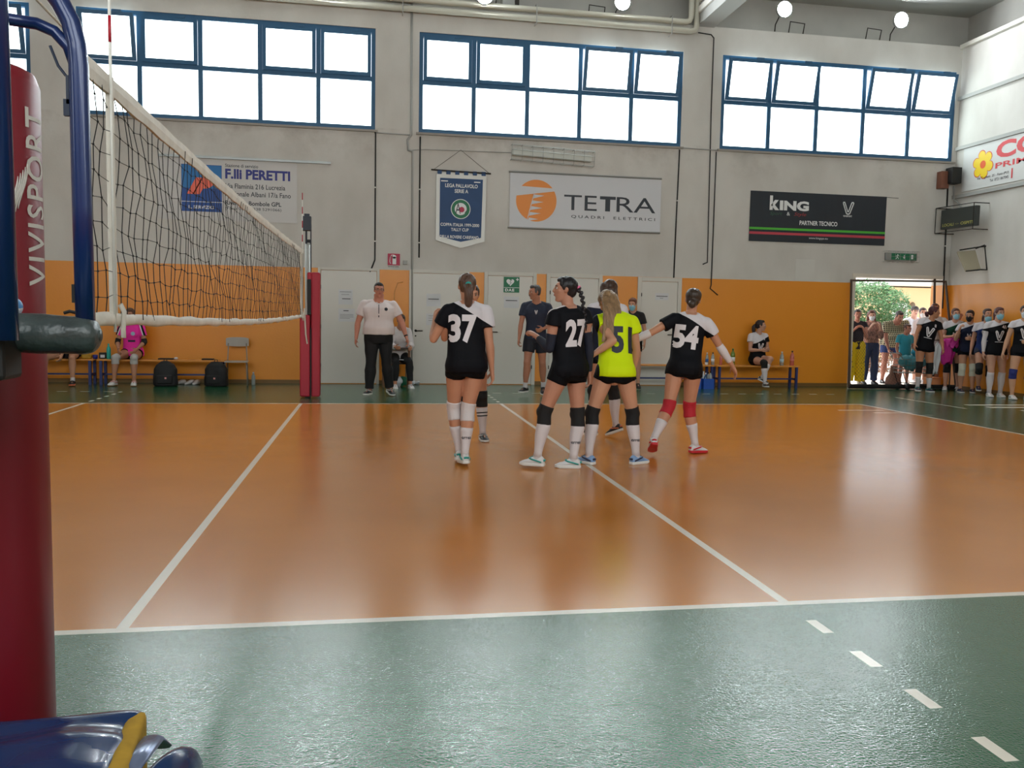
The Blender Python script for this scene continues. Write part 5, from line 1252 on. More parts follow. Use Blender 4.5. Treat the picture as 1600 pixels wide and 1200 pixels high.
def project(F, root, target, m, name, shapes, front, centre, w, h, yoff=0.0, chestrot=True, lift=.004):
    """lay flat lettering on the cloth: shapes = MB in unit (u,v) plane on XZ; cast along the chest's own forward axis"""
    me = target.data; bvh = BVHTree.FromPolygons([v.co.copy() for v in me.vertices], [tuple(p.vertices) for p in me.polygons])
    bm = bmesh.new(); vs = [bm.verts.new(v) for v in shapes.v]
    for f in shapes.f:
        try: bm.faces.new([vs[i] for i in f])
        except ValueError: pass
    bmesh.ops.triangulate(bm, faces=bm.faces)
    for _ in range(5):
        lim = .022 / max(w, h); es = [e for e in bm.edges if e.calc_length() > lim]
        if not es: break
        bmesh.ops.subdivide_edges(bm, edges=es, cuts=1, use_grid_fill=False); bmesh.ops.triangulate(bm, faces=[f for f in bm.faces if len(f.verts) > 3])
    q = F.Rc; ax = q @ Vector((1, 0, 0)); up = q @ Vector((0, 0, 1)); fw = q @ Vector((0, 1, 0)); sgn = 1 if front else -1
    # seen from behind, the figure's right is the reader's right; seen from the front it is the reader's left
    ux = ax * (-1 if front else 1)
    out = fw * sgn; miss = []
    for v in bm.verts:
        p = centre + ux * (v.co.x * w) + up * (v.co.z * h) + out * .5
        hit, nrm, _, _ = bvh.ray_cast(p, -out, 1.0)
        if hit is None: miss.append(v); continue
        v.co = hit + out * lift
    bmesh.ops.delete(bm, geom=miss, context='VERTS')
    me2 = bpy.data.meshes.new(name); bm.to_mesh(me2); bm.free(); me2.materials.append(m)
    return obj(name, me2, target)
def chars(s_, bold=.05, spacing=1.0, u0=-.5, u1=.5, v0=-.5, v1=.5, shear=0.0):
    mb = MB(); uv, Fc = text_mesh(s_, bold, shear, spacing); mb.add([(u0 + (u1 - u0) * a, 0, v0 + (v1 - v0) * b) for a, b in uv], Fc); return mb
def v_mark():
    mb = MB(); t = .065
    outer = [(-.46, .42), (-.42, .5), (-.34, .5), (-.28, .42), (-.02, -.22), (.20, .42), (.26, .5), (.36, .5), (.42, .42), (.12, -.42), (.04, -.5), (-.08, -.5), (-.16, -.42)]
    n = len(outer); cx, cz = -.02, .0
    for i in range(n):
        a, b = outer[i], outer[(i + 1) % n]; d = Vector((b[0] - a[0], 0, b[1] - a[1])); 
        if d.length < 1e-6: continue
        nn = Vector((-d.z, 0, d.x)).normalized() * t; A = Vector((a[0], 0, a[1])); B = Vector((b[0], 0, b[1])); e = d.normalized() * t * .4
        mb.add([A - e - nn, B + e - nn, B + e + nn, A - e + nn], [(0, 1, 2, 3)])
    return mb
def number_back(F, root, sh, s_, m, w=.19, h=.205, hc=.715, dx=0):
    return project(F, root, sh, m, 'jersey_number', chars(s_, .045, 1.0), False, F.cen(hc) + F.Rc @ Vector((dx, 0, 0)), w, h)
def logo_front(F, root, sh, m, hc=.70, w=.11, h=.13, small=None, word=True):
    c = F.cen(hc); project(F, root, sh, m, 'chest_logo', v_mark(), True, c + F.Rc @ Vector((.0, 0, 0)), w, h)
    if word:
        mb = MB(); mb.add([(-.5, 0, -.5), (.5, 0, -.5), (.5, 0, .5), (-.5, 0, .5)], [(0, 1, 2, 3)]); project(F, root, sh, m, 'logo_underline', mb, True, c - F.Rc @ Vector((0, 0, h * .68)), w * .95, .012)
    if small: project(F, root, sh, m, 'jersey_number', chars(small, .05), True, F.cen(.782) + F.Rc @ Vector((-.082, 0, 0)), .080 if len(small) > 1 else .040, .065)

SM = {}
def person(x, y, yaw, sp, label, group=None, vox=.009):
    F = solve(sp); me = body(sp, F, vox)
    o = obj('person', me, None, label, 'person', group)
    o.location = (x, y, sp.get('floor', 0)); o.rotation_euler = (0, 0, rad(yaw))
    if sp.get('hair'): hair(sp, F, o)
    return F, o

# ------------------------------------------------------------------ the people
K_ = (12, 13, 19); WHT = (206, 200, 204)
M_shblk = mat('cloth_black', (9, 10, 14), .8, bump=.15, bscale=20, spec=.15); M_shnavy = mat('cloth_navy', (24, 32, 54), .75, bump=.15, bscale=20)
M_pad = mat('knee_pad_black', (13, 13, 15), .8, bump=.3, bscale=90); M_padw = mat('knee_pad_white', (204, 196, 196), .8, bump=.3, bscale=90)
M_padr = mat('knee_pad_red', (176, 24, 40), .75, bump=.3, bscale=90); M_padb = mat('knee_pad_blue', (34, 44, 110), .8)
M_sockw = mat('sock_white', (206, 198, 200), .85, bump=.3, bscale=120); M_sockk = mat('sock_black', (20, 20, 22), .85)
M_shoew = mat('shoe_white', (206, 204, 204), .5); M_shoek = mat('shoe_black', (18, 18, 20), .5); M_solew = mat('sole_white', (214, 212, 208), .5)
M_teal = mat('shoe_teal', (32, 150, 142), .5); M_shoebl = mat('shoe_light_blue', (120, 150, 190), .5); M_shoenv = mat('shoe_navy', (28, 34, 62), .5); M_red = mat('shoe_red', (190, 30, 44), .5)
M_shoeor = mat('shoe_orange', (196, 104, 62), .5); M_pinksh = mat('shoe_pink', (224, 150, 146), .5)
M_numw = mat('number_white', (214, 208, 212), .6); M_numk = mat('number_navy', (26, 30, 44), .6)
M_mask = mat('mask_blue', (142, 196, 214), .7); M_maskk = mat('mask_black', (24, 20, 22), .8); M_maskw = mat('mask_white', (214, 220, 226), .7)
M_armnv = mat('sleeve_navy', (20, 25, 42), .8)
M_armw = mat('sleeve_white', (208, 200, 202), .8)
def yoke(name, d, k=.38, base=K_, white=WHT, extra=()): return bands(name, base, [(k, 0, 1, d, white)] + list(extra))
DOWN = [(.12, .05, -1), (.06, .22, -1)]
def DN(sg, out=.14, fwd=.04, bend=.22): return [(sg * out, fwd, -1), (sg * out * .4, fwd + bend, -1)]
STAND = dict(legR=[(.05, .03, -1), (.02, -.04, -1), -8], legL=[(-.05, .03, -1), (-.02, -.04, -1), 8])

def player_kit(F, root, yk, padm=M_pad, pads='RL', sock=.25, sockm=M_sockw, shoe=(M_shoew, M_solew, M_teal), padt=(.84, .27)):
    for sd in 'RL':
        if sd in pads: c_pad(F, root, padm, sd, *padt)
        if sock is not None: c_sock(F, root, sockm, sd, sock)
        c_shoe(F, root, shoe[0], shoe[1], sd, shoe[2])

# --- player 37, back to the camera
sp = dict(H=1.68, chest=(0, 2, 0), head=(0, 8, 2), armR=[(.15, -.06, -1), (.12, .12, -1)], armL=[(-.42, .20, -.85), (.10, .75, .75)], curlL=.9,
          legR=[(-.16, .06, -1), (-.07, -.16, -1), 6, 6], legL=[(-.02, .26, -1), (.14, -.05, -1), -8, 10], hair=('pony', (86, 62, 50), dict(len=.22, band=M_teal, tie=(0, -.108, .012))))
F, o = person(1.85, 3.78, 0, sp, 'person in black jersey numbered 37, seen from behind with a brown ponytail', 'players walking on the court', .0075)
sh = c_shirt(sp, F, o, yoke('jersey_37', 1.375, .60), sleeve=.50, hem=.485, hemgrow=.028, boxy=.092); c_shorts(sp, F, o, M_shblk, leg=.27)
number_back(F, o, sh, '37', M_numw, w=.25, h=.250, hc=.712, dx=-.045)
player_kit(F, o, None, M_padw, sock=.40)
def sock_text(F, root, sd, txt):
    s_ = [c for c in root.children if c.name.startswith('sock')]; j = F.J[sd]
    tgt = s_[0] if sd == 'R' else s_[-1]
    me = tgt.data
    save = F.Rc; F.Rc = Quaternion()
    project(F, root, tgt, M_numk, 'sock_lettering', chars(txt, .02), False, j['kn'].lerp(j['an'], .62), .085, .022, lift=.002); F.Rc = save
sock_text(F, o, 'R', 'errea')

# --- partly hidden player beyond 37, facing the camera
sp = dict(H=1.66, chest=(0, 3, 0), head=(0, 10, 0), armR=[(.42, .18, -.85), (.10, .62, .8)], armL=[(-.15, .05, -1), (-.05, .2, -1)], curlR=.4,
          legR=[(.03, .1, -1), (.0, -.05, -1), 0], legL=[(-.10, .03, -1), (-.05, -.02, -1), 5], hair=('pony', (52, 36, 30), {}))
F, o = person(2.06, 5.25, 180, sp, 'person in black and white jersey mostly hidden beyond player 37, one hand raised', 'players walking on the court', .009)
c_shirt(sp, F, o, yoke('jersey_hidden_a', 1.30, .2), sleeve=.48); c_shorts(sp, F, o, M_shblk)
player_kit(F, o, None, M_pad, sock=.30, shoe=(M_shoek, M_solew, M_shoew))
for sd in 'RL':
    j = F.J[sd]; mb = MB()
    for t in (.42, .50): seg(mb, j['kn'], j['an'], SHIN, F.H, t, t + .03, .006, .006, back=leg_back(F, sd), ball0=False, ball1=False)
    mb.build('sock_stripe', M_sockk, o, smooth=True)

# --- player 27 with the braid
sp = dict(H=1.68, pelvis=(30, 0, 0), chest=(24, 0, -3), head=(82, -2, 0), armL=[(-.12, .05, -1), (-.36, .82, .44), (-.5, .7, .35)], curlL=1.7, armR=[(.20, .02, -1), (.06, .10, -1)],
          legL=[(-.36, .08, -1), (-.14, -.02, -1), 62, 0], legR=[(.06, -.05, -1), (-.10, -.10, -1), 78, 0], palmL=(0, 0, -1), skin=(180, 128, 104),
          hair=('braid', (26, 22, 26), dict(len=.34, band=mat('tie_pink', (226, 110, 150), .6), sway=(.06, -.02), tie=(0, -.105, .035))))
F, o = person(2.74, 3.60, 0, sp, 'person in black jersey numbered 27 with a long black braid, fist raised', 'players walking on the court', .0075)
sh = c_shirt(sp, F, o, bands('jersey_27', K_, [(-.5, .8, 1, 1.398, WHT), (.9, -.3, 1, 1.60, WHT)]), sleeve=.30, hem=.488, hemgrow=.024, boxy=.090); c_shorts(sp, F, o, M_shblk, leg=.30)
number_back(F, o, sh, '27', M_numw, w=.235, h=.245, hc=.712, dx=.015)
c_arm(F, o, M_armnv, 'L', .55, .80); c_arm(F, o, M_armnv, 'R', .55, .95)
player_kit(F, o, None, M_pad, sock=.2); sock_text(F, o, 'R', 'errea')

# --- libero 51 in yellow
sp = dict(H=1.64, pelvis=(-6, 4, 0), chest=(-4, 14, 0), head=(15, 36, -10), armL=[(.10, -.24, -.20), (-.17, .08, -.14)], armR=[(.26, .18, -1), (-.04, .40, -.95)],
          legL=[(-.30, .08, -1), (-.06, -.06, -1), 38, 0], legR=[(.26, .08, -1), (.10, -.05, -1), -62, 0], skin=(190, 140, 112),
          hair=('loose', (132, 104, 74), dict(len=.44, sway=(-.07, -.19))))
F, o = person(3.21, 3.74, 0, sp, 'person in bright yellow jersey numbered 51 with loose fair hair, seen from behind', 'players walking on the court', .0075)
M_yj = bands('jersey_yellow', (202, 226, 14), [(-1, 0, 0, .168, K_)])
sh = c_shirt(sp, F, o, M_yj, sleeve=.36, hem=.495, hemgrow=.030); c_shorts(sp, F, o, M_shblk, leg=.20)
number_back(F, o, sh, '51', M_numk, w=.20, h=.245, hc=.69, dx=.045)
player_kit(F, o, None, M_pad, sock=.2, shoe=(M_shoebl, M_solew, M_shoenv)); sock_text(F, o, 'R', 'errea')

# --- the one beyond 51
sp = dict(H=1.70, pelvis=(0, 0, 0), chest=(-30, 6, 0), head=(-40, 14, 4), armL=[(-.2, .1, -1), (-.1, .3, -1)], armR=[(.25, .1, -1), (.15, .2, -1)],
          legL=[(-.14, -.05, -1), (-.05, -.04, -1), 48, 0], legR=[(.10, .16, -1), (.12, .0, -1), 30, 22], hair=('loose', (70, 50, 38), dict(len=.2, sway=(.04, 0))))
F, o = person(3.56, 5.28, 10, sp, 'person with brown hair and black knee pads mostly hidden beyond the yellow libero', 'players walking on the court', .009)
c_shirt(sp, F, o, yoke('jersey_hidden_b', 1.425, .15, base=(30, 34, 50))); c_shorts(sp, F, o, M_shblk)
player_kit(F, o, None, M_pad, sock=.2, shoe=(M_shoek, M_solew, M_shoeor))

# --- player 54 striding right
sp = dict(H=1.64, pelvis=(-14, 4, 4), chest=(-14, 4, 6), head=(-22, 4, 6), armL=[(-.86, -.02, -.50), (-.92, .10, -.42)], armR=[(.56, .0, -.85), (.62, .10, -.78), (.5, .1, -.9)], curlR=.35,
          legL=[(-.20, -.14, -1), (-.62, -.42, -1), -12, 30], legR=[(.02, .22, -1), (.16, -.10, -1), -72, 2],
          hair=('bun', (58, 44, 34), dict(z=-.055)))
F, o = person(4.08, 4.28, 0, sp, 'person in black jersey numbered 54 striding right with both arms out', 'players walking on the court', .0075)
sh = c_shirt(sp, F, o, yoke('jersey_54', 1.352, .66), sleeve=.48, hem=.478, hemgrow=.022, boxy=.088); c_shorts(sp, F, o, M_shblk, leg=.20)
number_back(F, o, sh, '54', M_numw, w=.25, h=.235, hc=.705, dx=-.03)
c_arm(F, o, M_armw, 'L', 1.02, .95); c_arm(F, o, M_armw, 'R', .93, .80)
player_kit(F, o, None, M_padr, sock=.45, shoe=(M_shoew, M_red, M_red))

# --- coach
sp = dict(H=1.80, sex='m', chest=(0, 2, 0), head=(-58, 4, 0), armR=[(.20, .12, -1), (.10, .25, -1)], armL=[(-.30, .05, -1), (.62, .70, -.28)], curlL=.9, curlR=.9, legR=[(.10, .18, -1), (.06, -.06, -1), -30, 0], legL=[(-.06, -.06, -1), (-.06, -.30, -1), 0, 24],
          hair=('short', (72, 68, 68)), skin=(170, 116, 92))
F, o = person(3.75, 10.25, 168, sp, 'person in navy polo and navy shorts with grey hair and moustache, walking')
sh = c_shirt(sp, F, o, M_shnavy, sleeve=.55, hem=.50, name='polo_shirt', sg=.014, sg1=.026); c_shorts(sp, F, o, mat('cloth_navy_dark', (20, 24, 36), .8), leg=.60, lg=.026)
logo_front(F, o, sh, M_numw, hc=.755, w=.05, h=.06, word=False)
mb = MB(); mb.ell(HP(F, 0, .097, -.040), (.030 * F.hs, .008, .006), F.Rh.to_matrix(), 12, 6); mb.build('moustache', mat('moustache_grey', (70, 60, 56), .7), o, smooth=True)
mb = MB(); 
for g in (-1, 1): mb.tube([F.neck0 + F.Rc @ Vector((g * .058, -.045, .020)), F.neck0 + F.Rc @ Vector((g * .066, .02, .004)), F.neck0 + F.Rc @ Vector((g * .02, .068, -.03))], .011, 7)
mb.build('collar', M_shnavy, sh, smooth=True)
for sd in 'RL': c_sock(F, o, M_sockw, sd, .80); c_shoe(F, o, M_shoek, M_solew, sd, M_shoek)

# --- assistant in black tee and mask
sp = dict(H=1.70, chest=(0, 2, 0), head=(-10, 12, 0), armR=[(.18, .05, -1), (.0, .30, -1)], armL=[(-.24, -.05, -1), (-.02, .30, -1)], legR=[(.04, .02, -1), (.0, -.04, -1), -20], legL=[(-.08, .10, -1), (-.03, -.18, -1), 10, 10],
          hair=('bun', (110, 66, 48), dict(z=.01)), skin=(196, 146, 120))
F, o = person(5.92, 11.75, 158, sp, 'person in black T-shirt with light blue face mask and auburn hair near the bench')
sh = c_shirt(sp, F, o, mat('tee_black', (22, 20, 22), .8), sleeve=.55, name='t_shirt', hem=.49); c_shorts(sp, F, o, M_shblk, leg=.5, lg=.014); c_mask(F, o, M_mask)
logo_front(F, o, sh, M_numw, hc=.745, w=.06, h=.07, word=False)
for sd in 'RL': c_shoe(F, o, M_shoek, M_shoek, sd)

# --- girl on the right bench
SIT = dict(legR=[(.10, 1, -.22), (.03, .10, -1), -5], legL=[(-.10, 1, -.22), (-.03, .10, -1), 5])
sp = dict(H=1.66, seat=.455, pelvis=(0, -6, 0), chest=(0, 2, 0), head=(58, 0, 0), armR=[(.14, .20, -1), (-.55, .80, .02)], armL=[(-.12, .22, -1), (.45, .85, .10)], curlR=.9, curlL=.9,
          legR=[(.0, 1, -.10), (.0, .12, -1), -10], legL=[(.10, 1, .10), (.38, -.05, -.9), 30, 20], hair=('pony', (34, 24, 26), dict(len=.22, tie=(0, -.10, .03))), skin=(188, 140, 118))
F, o = person(8.72, 12.22, 185, sp, 'person in white and black jersey seated on the bench with legs crossed')
sh = c_shirt(sp, F, o, bands('jersey_bench', K_, [(.45, 0, 1, .945, WHT)]), sleeve=.42, hem=.50); c_shorts(sp, F, o, M_shblk, leg=.3); logo_front(F, o, sh, M_numw, hc=.68, w=.13, h=.14, small='9', word=False)
player_kit(F, o, None, M_pad, sock=.30, pads='R', shoe=(M_shoek, M_solew, M_shoew))

# --- referee
sp = dict(H=1.79, sex='m', stout=1.34, belly=.030, limb=1.16, chest=(0, -2, 0), head=(6, 2, 0), armR=[(.36, .02, -1), (.10, .28, -1)], armL=[(-.52, .06, -1), (-.32, .24, -1)], curlR=.45, curlL=.5,
          legR=[(.03, .14, -1), (.06, -.02, -1), -25, 0], legL=[(-.05, -.06, -1), (-.14, -.22, -1), 24, 14], hair=('short', (32, 28, 30)), skin=(190, 128, 106))
F, o = person(1.13, 10.10, 180, sp, 'person in white polo shirt and black trousers with glasses, walking by the doors')
sh = c_shirt(sp, F, o, mat('polo_white', (214, 202, 200), .8), sleeve=.62, hem=.540, hemgrow=.034, sg=.016, sg1=.030, name='polo_shirt', vox=.010); c_trousers(sp, F, o, mat('trouser_black', (13, 14, 18), .8), grow=.010, hem=.030)
c = F.cen(.78) + Vector((0, 0, 0)); mb = MB(); mb.add([(-.5, 0, -.5), (.5, 0, -.5), (.5, 0, .5), (-.5, 0, .5)], [(0, 1, 2, 3)])
project(F, o, sh, M_numk, 'button_placket', mb, True, F.cen(.765), .012, .15); project(F, o, sh, M_numk, 'button_placket', mb, True, F.cen(.70), .016, .03)
mb = MB(); mb.poly([(.5 * math.cos(2 * PI * k / 20), 0, .5 * math.sin(2 * PI * k / 20)) for k in range(20)]); project(F, o, sh, M_numk, 'badge', mb, True, F.cen(.765) + F.Rc @ Vector((-.115, 0, 0)), .055, .055)
mb = MB()
for g in (-1, 1): mb.tube([F.neck0 + F.Rc @ Vector((g * .07, -.045, .024)), F.neck0 + F.Rc @ Vector((g * .078, .02, .008)), F.neck0 + F.Rc @ Vector((g * .022, .08, -.034))], .012, 7)
mb.build('collar', MATS['polo_white'], sh, smooth=True)
mb = MB()
for g in (-1, 1):
    mb.tube([HP(F, g * .031 + .021 * math.cos(t), .100, .004 + .015 * math.sin(t)) for t in (2 * PI * k / 14 for k in range(15))], .0017, 5); mb.tube([HP(F, g * .052, .100, .008), HP(F, g * .074, .03, .008), HP(F, g * .078, -.01, .004)], .0017, 5)
mb.tube([HP(F, -.010, .102, .008), HP(F, .010, .102, .008)], .0017, 5); mb.build('glasses', M_dmetal, o)
j = F.J['L']; mb = MB(); d = (j['wr'] - j['el']).normalized(); mb.tube([j['wr'] - d * .035, j['wr'] - d * .012], .032, 14); w_ = mb.build('watch', M_black, o, smooth=True)
for sd in 'RL': c_shoe(F, o, M_shoek, M_solew, sd, M_shoew)

# --- scorer seated behind the referee
sp = dict(H=1.68, seat=.45, chest=(0, 18, 0), head=(0, 20, 0), armR=[(.1, .5, -1), (-.2, 1, -.1)], armL=[(-.1, .5, -1), (.2, 1, -.15)], **SIT, hair=('pony', (60, 44, 36), {}))
F, o = person(1.52, 12.05, 188, sp, 'person in white top and black trousers seated at the small table behind the referee')
c_shirt(sp, F, o, mat('top_white', (206, 200, 200), .8), sleeve=1.9, hem=.50, name='t_shirt'); c_trousers(sp, F, o, MATS['trouser_black'], grow=.008, hem=.014, end=.85)
for sd in 'RL': c_shoe(F, o, M_shoew, M_solew, sd)

# --- pink libero on the left bench
sp = dict(H=1.66, seat=.455, chest=(0, 8, 0), head=(0, 10, 0), armR=[(.26, .16, -1), (-.30, .75, -.50)], armL=[(-.26, .16, -1), (.30, .75, -.50)], legR=[(.20, 1, -.18), (.04, .06, -1), -12], legL=[(-.16, 1, -.18), (-.02, .06, -1), 12],
          hair=('pony', (88, 62, 48), {}), skin=(176, 126, 98))
F, o = person(-3.18, 12.20, 176, sp, 'person in bright pink jersey seated on the left bench under the net')
M_pinkj = bands('jersey_pink', (232, 54, 160), [(1, 0, .35, .515, (212, 205, 208)), (1, 0, .35, .535, K_), (1, 0, .35, .565, (232, 54, 160)), (-1, 0, .35, .515, (212, 205, 208)), (-1, 0, .35, .535, K_), (-1, 0, .35, .565, (232, 54, 160))])
sh = c_shirt(sp, F, o, M_pinkj, sleeve=.62, hem=.49, sg=.014, sg1=.024); c_shorts(sp, F, o, M_shblk, leg=.25)
mb = MB(); mb.poly([(.5 * math.cos(2 * PI * k / 20), 0, .5 * math.sin(2 * PI * k / 20)) for k in range(20)]); project(F, o, sh, mat('badge_grey', (150, 170, 196), .6), 'badge', mb, True, F.cen(.74) + F.Rc @ Vector((-.055, 0, 0)), .07, .07)
mb = MB(); mb.add([(-.5, 0, -.5), (.5, 0, -.5), (.5, 0, .5), (-.5, 0, .5)], [(0, 1, 2, 3)]); project(F, o, sh, M_numk, 'sponsor_patch', mb, True, F.cen(.66) + F.Rc @ Vector((-.02, 0, 0)), .12, .035)
c_arm(F, o, M_pad, 'R', .80, .25, .010, name='elbow_pad'); c_arm(F, o, M_pad, 'L', .80, .25, .010, name='elbow_pad')
player_kit(F, o, None, mat('knee_pad_grey', (176, 172, 168), .8), sock=None, shoe=(M_shoew, M_solew, M_pinksh))

# --- player leaning over at the far left, behind the platform
sp = dict(H=1.68, seat=.455, pelvis=(0, 20, 0), chest=(0, 50, 20), head=(0, 60, 0), armR=[(.3, .55, -.7), (.15, .5, -.55)], armL=[(-.1, .7, -.8), (.1, .5, -.8)], legR=[(.50, .85, -.20), (.25, .10, -1), -15], legL=[(-.14, 1, -.18), (-.02, .04, -1), 8],
          hair=('pony', (60, 44, 36), {}), skin=(184, 134, 106))
F, o = person(-4.22, 12.20, 182, sp, 'person in dark kit bending forward on the left bench behind the padded platform')
c_shirt(sp, F, o, MATS['tee_black'], sleeve=.5); c_shorts(sp, F, o, M_shblk, leg=.45, lg=.016)
for sd in 'RL': c_sock(F, o, M_sockw, sd, .86); c_shoe(F, o, M_shoek, mat('sole_orange', (200, 100, 62), .6), sd, M_shoek)

# --- the group by the doorway and along the right wall (players)
GR = 'players waiting beside the doorway'
# leaning on the cart
sp = dict(H=1.68, pelvis=(0, 0, -6), chest=(-8, -2, -12), head=(72, 2, 0), armR=[(.45, .25, -1), (.30, .50, -.9)], armL=[(-.2, .1, -1), (.1, .5, -.6)], legR=[(.02, .05, -1), (.02, -.03, -1), -10], legL=[(-.06, .05, -1), (-.02, -.03, -1), 10],
          hair=('pony', (74, 28, 34), dict(len=.10, tie=(0, -.095, .0))), skin=(180, 124, 92))
F, o = person(at(1444, 560, 11.36).x, 11.36, 168, sp, 'person in black jersey with dark red hair beside the cart, facing right', GR)
sh = c_shirt(sp, F, o, yoke('jersey_cart', 1.375, .35), sleeve=.35, hem=.48); c_shorts(sp, F, o, M_shblk, leg=.22); logo_front(F, o, sh, M_numw, hc=.695, w=.16, h=.17, small='8')
player_kit(F, o, None, M_pad, sock=.50, shoe=(M_shoenv, M_solew, M_teal), padt=(.74, .30))
# green 57 with mask
sp = dict(H=1.66, chest=(0, 0, 0), head=(12, 0, 4), armR=[(.22, .25, -1), (-.75, .70, .15)], armL=[(-.22, .25, -1), (.75, .70, .12)], curlR=.8, curlL=.8, **STAND, hair=('pony', (96, 60, 46), {}), skin=(198, 146, 122))
F, o = person(at(1489, 560, 11.72).x, 11.72, 150, sp, 'person in white and green jersey numbered 57 with light blue mask by the wall', GR)
sh = c_shirt(sp, F, o, yoke('jersey_green', 1.335, .45, base=(20, 60, 44)), sleeve=.45, hem=.47); c_shorts(sp, F, o, M_shblk, leg=.25); logo_front(F, o, sh, M_numw, hc=.67, w=.09, h=.12, small='57'); c_mask(F, o, M_mask)
player_kit(F, o, None, M_pad, sock=None, shoe=(M_shoew, M_solew, M_shoew), padt=(.78, .28))
# number 4, black mask
sp = dict(H=1.64, pelvis=(0, -4, 0), chest=(0, -4, 0), head=(-14, 6, 0), armR=[(.28, .30, -1), (-.28, .55, .95)], armL=[(-.22, .25, -1), (.72, .70, .10)], curlR=.9, curlL=.9,
          legR=[(.0, .30, -1), (.04, .02, -1), 22], legL=[(-.04, .34, -1), (-.02, .02, -1), 10], hair=('pony', (30, 24, 28), dict(len=.20)), skin=(190, 140, 112))
F, o = person(at(1512, 560, 11.28).x, 11.28, 142, sp, 'person numbered 4 with black face mask, one hand at the face', GR)
sh = c_shirt(sp, F, o, yoke('jersey_four', 1.315, .42, base=(24, 30, 52)), sleeve=.42, hem=.49); c_shorts(sp, F, o, M_shblk, leg=.3); logo_front(F, o, sh, M_numw, hc=.68, w=.07, h=.10, small='4'); c_mask(F, o, M_maskk)
player_kit(F, o, None, mat('knee_pad_pale', (206, 206, 190), .8), sock=None, shoe=(M_shoenv, M_solew, M_shoenv), padt=(.74, .36))
# mask under the chin
sp = dict(H=1.66, pelvis=(0, -5, 0), chest=(0, -5, 0), head=(26, -4, 0), armR=[(.2, .0, -1), (.1, .2, -1)], armL=[(-.2, .0, -1), (-.05, .2, -1)], legR=[(-.06, .55, -1), (.02, -.55, -1), 10, 8], legL=[(-.04, .25, -1), (-.02, .05, -1), 10], hair=('pony', (70, 46, 38), {}), skin=(196, 144, 118))
F, o = person(at(1538, 560, 10.86).x, 10.86, 138, sp, 'person in white and blue jersey with mask under the chin, one knee bent', GR)
sh = c_shirt(sp, F, o, yoke('jersey_blue', 1.30, .40, base=(30, 46, 92)), sleeve=.45, hem=.47); c_shorts(sp, F, o, M_shnavy, leg=.22); logo_front(F, o, sh, M_numw, hc=.69, w=.13, h=.16); c_mask(F, o, M_mask, .045)
player_kit(F, o, None, M_pad, sock=None, shoe=(M_shoenv, M_solew, M_shoenv), padt=(.76, .30))
# number 41
sp = dict(H=1.67, pelvis=(0, -2, 0), chest=(0, -3, 0), head=(8, 4, 0), armR=[(.16, -.06, -1), (.05, .12, -1)], armL=[(-.26, -.16, -1), (-.05, .0, -1)], legR=[(.0, .10, -1), (.0, -.06, -1), -2], legL=[(-.08, .06, -1), (.03, -.03, -1), 6],
          hair=('pony', (88, 46, 42), dict(len=.24, tie=(0, -.10, .06))), skin=(196, 148, 124))
F, o = person(at(1556, 560, 10.38).x, 10.38, 162, sp, 'person in black jersey numbered 41 with blue mask and knee-high white socks', GR)
sh = c_shirt(sp, F, o, yoke('jersey_41', 1.345, .30), sleeve=.42, hem=.475); c_shorts(sp, F, o, M_shblk, leg=.22); logo_front(F, o, sh, M_numw, hc=.682, w=.15, h=.17, small='41'); c_mask(F, o, M_mask)
c_arm(F, o, M_armw, 'R', .35, .95)
for sd in 'RL':
    c_sock(F, o, M_sockw, sd, .02, .005); c_shoe(F, o, M_shoew, M_solew, sd)
# right edge
sp = dict(H=1.70, pelvis=(0, -3, 0), chest=(0, -3, 0), head=(-6, 0, 0), armR=[(.30, .02, -1), (.24, .10, -1)], armL=[(-.2, .15, -1), (.65, .70, -.1)], legR=[(.12, .10, -1), (-.02, -.02, -1), 12], legL=[(-.05, .06, -1), (.0, -.03, -1), 6], hair=('pony', (60, 44, 36), {}), skin=(202, 154, 124))
F, o = person(at(1597, 560, 9.85).x, 9.85, 150, sp, 'person in black and white jersey at the right edge, with a blue knee pad', GR)
sh = c_shirt(sp, F, o, yoke('jersey_edge', 1.36, .30), sleeve=.3, hem=.49); c_shorts(sp, F, o, M_shblk, leg=.25); logo_front(F, o, sh, M_numw, hc=.70, w=.15, h=.17); c_mask(F, o, M_maskw)
player_kit(F, o, None, M_padb, sock=None, shoe=(M_shoew, M_solew, M_shoew))

# --- onlookers outside the doorway (ground outside is level with the hall floor)
GO = 'onlookers in the open doorway'
def bystander(px, py, Y, yaw, sp, label):
    p = at(px, py, Y); return person(p.x, Y, yaw, sp, label, GO)
sp = dict(H=1.62, head=(-10, 6, 0), armR=[(.2, .2, -1), (-.55, .65, .75)], armL=[(-.2, .2, -1), (.55, .65, .75)], **STAND, hair=('pony', (60, 54, 50), {}), skin=(196, 140, 120))
F, o = bystander(1336, 560, 12.98, 165, sp, 'person in dark vest and yellow patterned trousers clapping at the left jamb')
c_shirt(sp, F, o, mat('vest_dark', (34, 28, 40), .8), sleeve=.25, name='vest')
M_yp = mat('trouser_yellow', (224, 196, 24), .8); nt = M_yp.node_tree; vt = nt.nodes.new('ShaderNodeTexVoronoi'); vt.inputs['Scale'].default_value = 16; cr_ = nt.nodes.new('ShaderNodeValToRGB'); cr_.color_ramp.elements[0].position = .16; cr_.color_ramp.elements[0].color = (.02, .02, .02, 1); cr_.color_ramp.elements[1].position = .2; cr_.color_ramp.elements[1].color = (*lin((224, 196, 24)), 1)
tc_ = nt.nodes.new('ShaderNodeTexCoord'); nt.links.new(tc_.outputs['Object'], vt.inputs['Vector']); nt.links.new(vt.outputs['Distance'], cr_.inputs[0]); nt.links.new(cr_.outputs[0], nt.nodes['Principled BSDF'].inputs['Base Color'])
